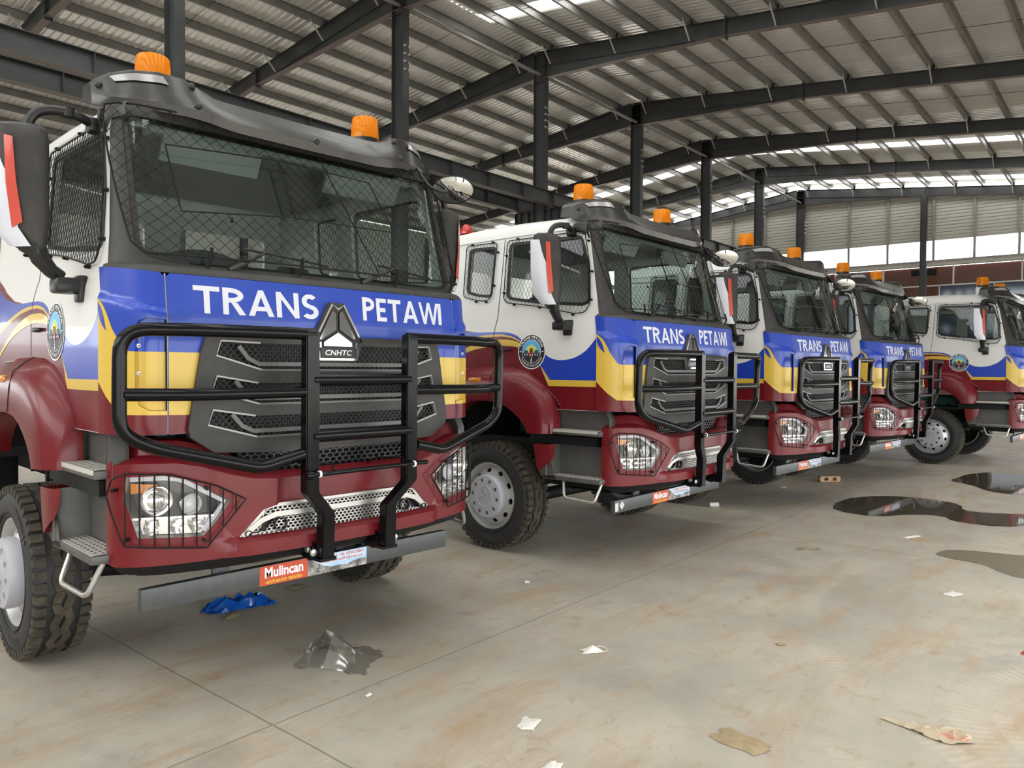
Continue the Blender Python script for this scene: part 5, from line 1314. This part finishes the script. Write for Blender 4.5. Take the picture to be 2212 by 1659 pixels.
# ------------------------------------------------------------------ puddles and litter on the floor
def flat(name, P, m, z, label, cat, group=None):
    cx = sum(p[0] for p in P)/len(P); cy = sum(p[1] for p in P)/len(P)
    Q = []
    for i in range(len(P)):
        p0, p1, p2, p3 = [Vector(P[(i+k) % len(P)]) for k in (-1, 0, 1, 2)]
        for k in range(5):
            t = k/5; q = .5*((2*p1)+(p2-p0)*t+(2*p0-5*p1+4*p2-p3)*t*t+(3*p1-p0-3*p2+p3)*t**3)
            r = random.uniform(-.012, .012); Q.append((q.x-cx+r, q.y-cy+random.uniform(-.012, .012)))
    bm = fill2d(Q); o = finish(name, bm, m, None, 0, (cx, cy, z)); tag(o, label, cat, group); return o
P1 = [(7.60, -.45), (7.83, -.28), (8.37, -.17), (8.86, -.22), (9.24, -.42), (9.45, -.74), (9.48, -1.1), (9.30, -1.45), (8.89, -1.62), (8.86, -1.87), (9.0, -2.1), (9.15, -2.33), (9.06, -2.5), (8.54, -2.48), (8.03, -2.28), (7.91, -1.97), (7.96, -1.71), (8.14, -1.56), (8.10, -1.30), (7.70, -1.03), (7.51, -.81)]
P2 = [(11.85, -.74), (12.84, -.75), (13.45, -.92), (13.5, -1.28), (13.6, -1.67), (12.29, -2.0), (11.27, -1.98), (10.91, -1.81), (10.96, -1.5), (11.34, -1.23), (11.63, -.96)]
P3 = [(5.91, -2.04), (6.23, -2.13), (6.34, -2.36), (6.41, -2.59), (6.42, -2.9), (5.3, -3.3), (5.44, -2.98), (5.47, -2.80), (5.60, -2.63), (5.75, -2.5), (5.79, -2.23)]
flat('puddle', P1, M_['water'], .003, 'large dark puddle in the middle right of the floor, reflecting blue', 'puddle')
flat('puddle', P2, M_['water'], .003, 'smaller dark puddle in front of the last truck', 'puddle')
flat('damp_patch', P3, M_['damp'], .0025, 'dull brown damp patch at the right edge of the floor', 'stain')
def crumple(name, cx, cy, lx, ly, h, m, label, cat, rz=0, n=9, peak=None, seed=1, cut=None):
    rnd = random.Random(seed); bm = bmesh.new(); rows = []
    for i in range(n+1):
        row = []
        for j in range(n+1):
            u, v = i/n-.5, j/n-.5
            ed = max(abs(u), abs(v))*2
            z = h*(rnd.random()*.7+.15)*(1-ed**3)
            if peak: z = h*max(0, 1-math.hypot((u-peak[0])*2.2, (v-peak[1])*2.2))+h*.12*rnd.random()*(1-ed**4)
            row.append((u*lx*(1+.12*rnd.uniform(-1, 1))+.06*lx*math.sin(v*9+seed), v*ly*(1+.12*rnd.uniform(-1, 1)), z+.003))
        rows.append(row)
    loft(bm, rows)
    o = finish(name, bm, m, None, 25, (cx, cy, 0)); o.rotation_euler = (0, 0, rz); tag(o, label, cat); return o
M_['film'] = bpy.data.materials.new('clear_film'); M_['film'].use_nodes = True
_n = M_['film'].node_tree.nodes; _l = M_['film'].node_tree.links
_tp = _n.new('ShaderNodeBsdfTransparent'); _tp.inputs[0].default_value = (.86, .87, .88, 1); _gl = _n.new('ShaderNodeBsdfGlossy'); _gl.inputs['Roughness'].default_value = .12; _gl.inputs[0].default_value = (.8, .8, .8, 1); _mx = _n.new('ShaderNodeMixShader'); _mx.inputs[0].default_value = .22
_l.new(_tp.outputs[0], _mx.inputs[1]); _l.new(_gl.outputs[0], _mx.inputs[2]); _l.new(_mx.outputs[0], _n['Material Output'].inputs[0])
M_['bluefilm'] = mat('blue_film_bag', (.005, .055, .26), .12, coat=.7)
M_['leaf'] = mat('dry_leaf', (.26, .20, .12), .7, noise=(20, (.16, .13, .08), .4, .7))
M_['card'] = mat('soiled_card', (.40, .33, .23), .75, noise=(5, (.42, .16, .12), .56, .66))
M_['mud'] = mat('dry_mud', (.31, .24, .14), .85, noise=(12, (.24, .18, .10), .4, .7))
M_['wood'] = mat('raw_wood', (.42, .27, .15), .7, noise=(10, (.34, .21, .11), .4, .7))
crumple('plastic_film', .07, -.13, .42, .46, .20, M_['film'], 'clear crumpled plastic film standing up on floor before nearest truck', 'film', .6, 11, (-.12, .12), 3)
crumple('plastic_bag', .12, 1.35, .50, .20, .12, M_['bluefilm'], 'shiny blue crumpled plastic bag under the nearest truck bar', 'bag', -.2, 12, None, 5)
o = crumple('face_mask', 1.31, -1.185, .13, .09, .035, M_['paper'], 'white discarded face mask lying on the open floor', 'mask', -.6, 8, (0, 0), 8)
bm = bmesh.new(); tube(bm, [(.05, .03, .02), (.09, .035, .012), (.115, 0, .006), (.095, -.035, .006), (.05, -.03, .006)], .002, 5); finish('ear_loop', bm, M_['paper'], o, 40)
crumple('paper_scrap', .26, -1.585, .13, .10, .012, M_['paper'], 'torn cream paper scrap at bottom centre of the floor', 'paper', .4, 7, None, 11)
crumple('paper_scrap', .02, -1.955, .11, .07, .012, M_['paper'], 'torn pale paper scrap cut by the bottom picture edge', 'paper', .2, 7, None, 12)
crumple('paper_scrap', -.12, -.70, .045, .025, .012, M_['paper'], 'tiny white scrap on the floor joint before nearest truck', 'paper', .2, 5, None, 13)
crumple('paper_scrap', 2.19, .21, .07, .05, .014, M_['paper'], 'small white scrap on the floor below the second truck wheel', 'paper', .9, 5, None, 14)
crumple('paper_scrap', 6.58, -1.63, .26, .07, .012, M_['paper'], 'long white scrap on the floor right of the large puddle', 'paper', -.3, 6, None, 15)
crumple('paper_scrap', 4.45, -2.55, .16, .10, .008, M_['paper'], 'flat pale scrap on the floor near the damp patch', 'paper', -.3, 6, None, 16)
crumple('paper_scrap', 9.0, .95, .22, .10, .012, M_['paper'], 'white scrap on the floor beneath the third truck', 'paper', .1, 6, None, 17)
crumple('dry_leaf', -.02, 1.17, .19, .09, .02, M_['leaf'], 'dry brown leaf beside the blue plastic bag', 'leaf', .5, 6, None, 18)
crumple('dry_leaf', .70, 1.50, .17, .13, .02, M_['leaf'], 'dry brown leaf below the orange sticker of nearest truck', 'leaf', .2, 6, None, 19)
crumple('dry_leaf', 5.18, -1.04, .26, .06, .02, M_['leaf'], 'narrow dark leaf lying on open floor before second truck', 'leaf', -.7, 6, None, 20)
crumple('dry_leaf', 2.31, -2.03, .07, .035, .02, M_['leaf'], 'small curled brown leaf on the dusty foreground floor', 'leaf', -.8, 5, None, 21)
crumple('mud_flake', .87, -2.47, .16, .26, .015, M_['mud'], 'flat tan flake of dried mud in the bottom foreground', 'mud', -.1, 9, None, 22)
o = crumple('orange_scrap', 3.29, -3.26, .07, .05, .02, M_['orange'], 'bright orange scrap at the right picture edge', 'scrap', 0, 5, None, 23)
bm = fill2d([(-.10, .19), (.06, .02), (.115, -.03), (.11, -.12), (.06, -.16), (-.03, -.13), (-.06, -.09), (-.075, .04)], (), fr(-.1, .12, .03), fr(-.16, .19, .03))
rnd = random.Random(4)
for v in bm.verts: v.co.z = .004+rnd.random()*.012
o = finish('cardboard_piece', bm, M_['card'], None, 20, (1.66, -3.12, 0)); o.rotation_euler = (0, 0, -.35); o.scale = (1.15, 1.15, 1); tag(o, 'torn tan cardboard piece with reddish stains in the right foreground', 'cardboard')
bm = bmesh.new()
for z in (.015, .085): box(bm, (0, 0, z), (.33, .09, .02))
for x in (-.14, 0, .14): box(bm, (x, 0, .05), (.07, .085, .05))
o = finish('wooden_block', bm, M_['wood'], None, 0, (10.18, .68, 0)); o.rotation_euler = (0, 0, -.75); tag(o, 'small raw wooden spacer block under the third truck bull bar', 'block')
bm = bmesh.new(); lathe(bm, [(-.06, .001), (-.06, .03), (.06, .035), (.06, .001)], 16, axis='x', cen=(0, 0, .034)); o = finish('paper_cup', bm, M_['paper'], None, 40, (6.64, .86, 0)); o.rotation_euler = (0, 0, -.8); tag(o, 'white paper cup lying in front of the second truck bar', 'cup')
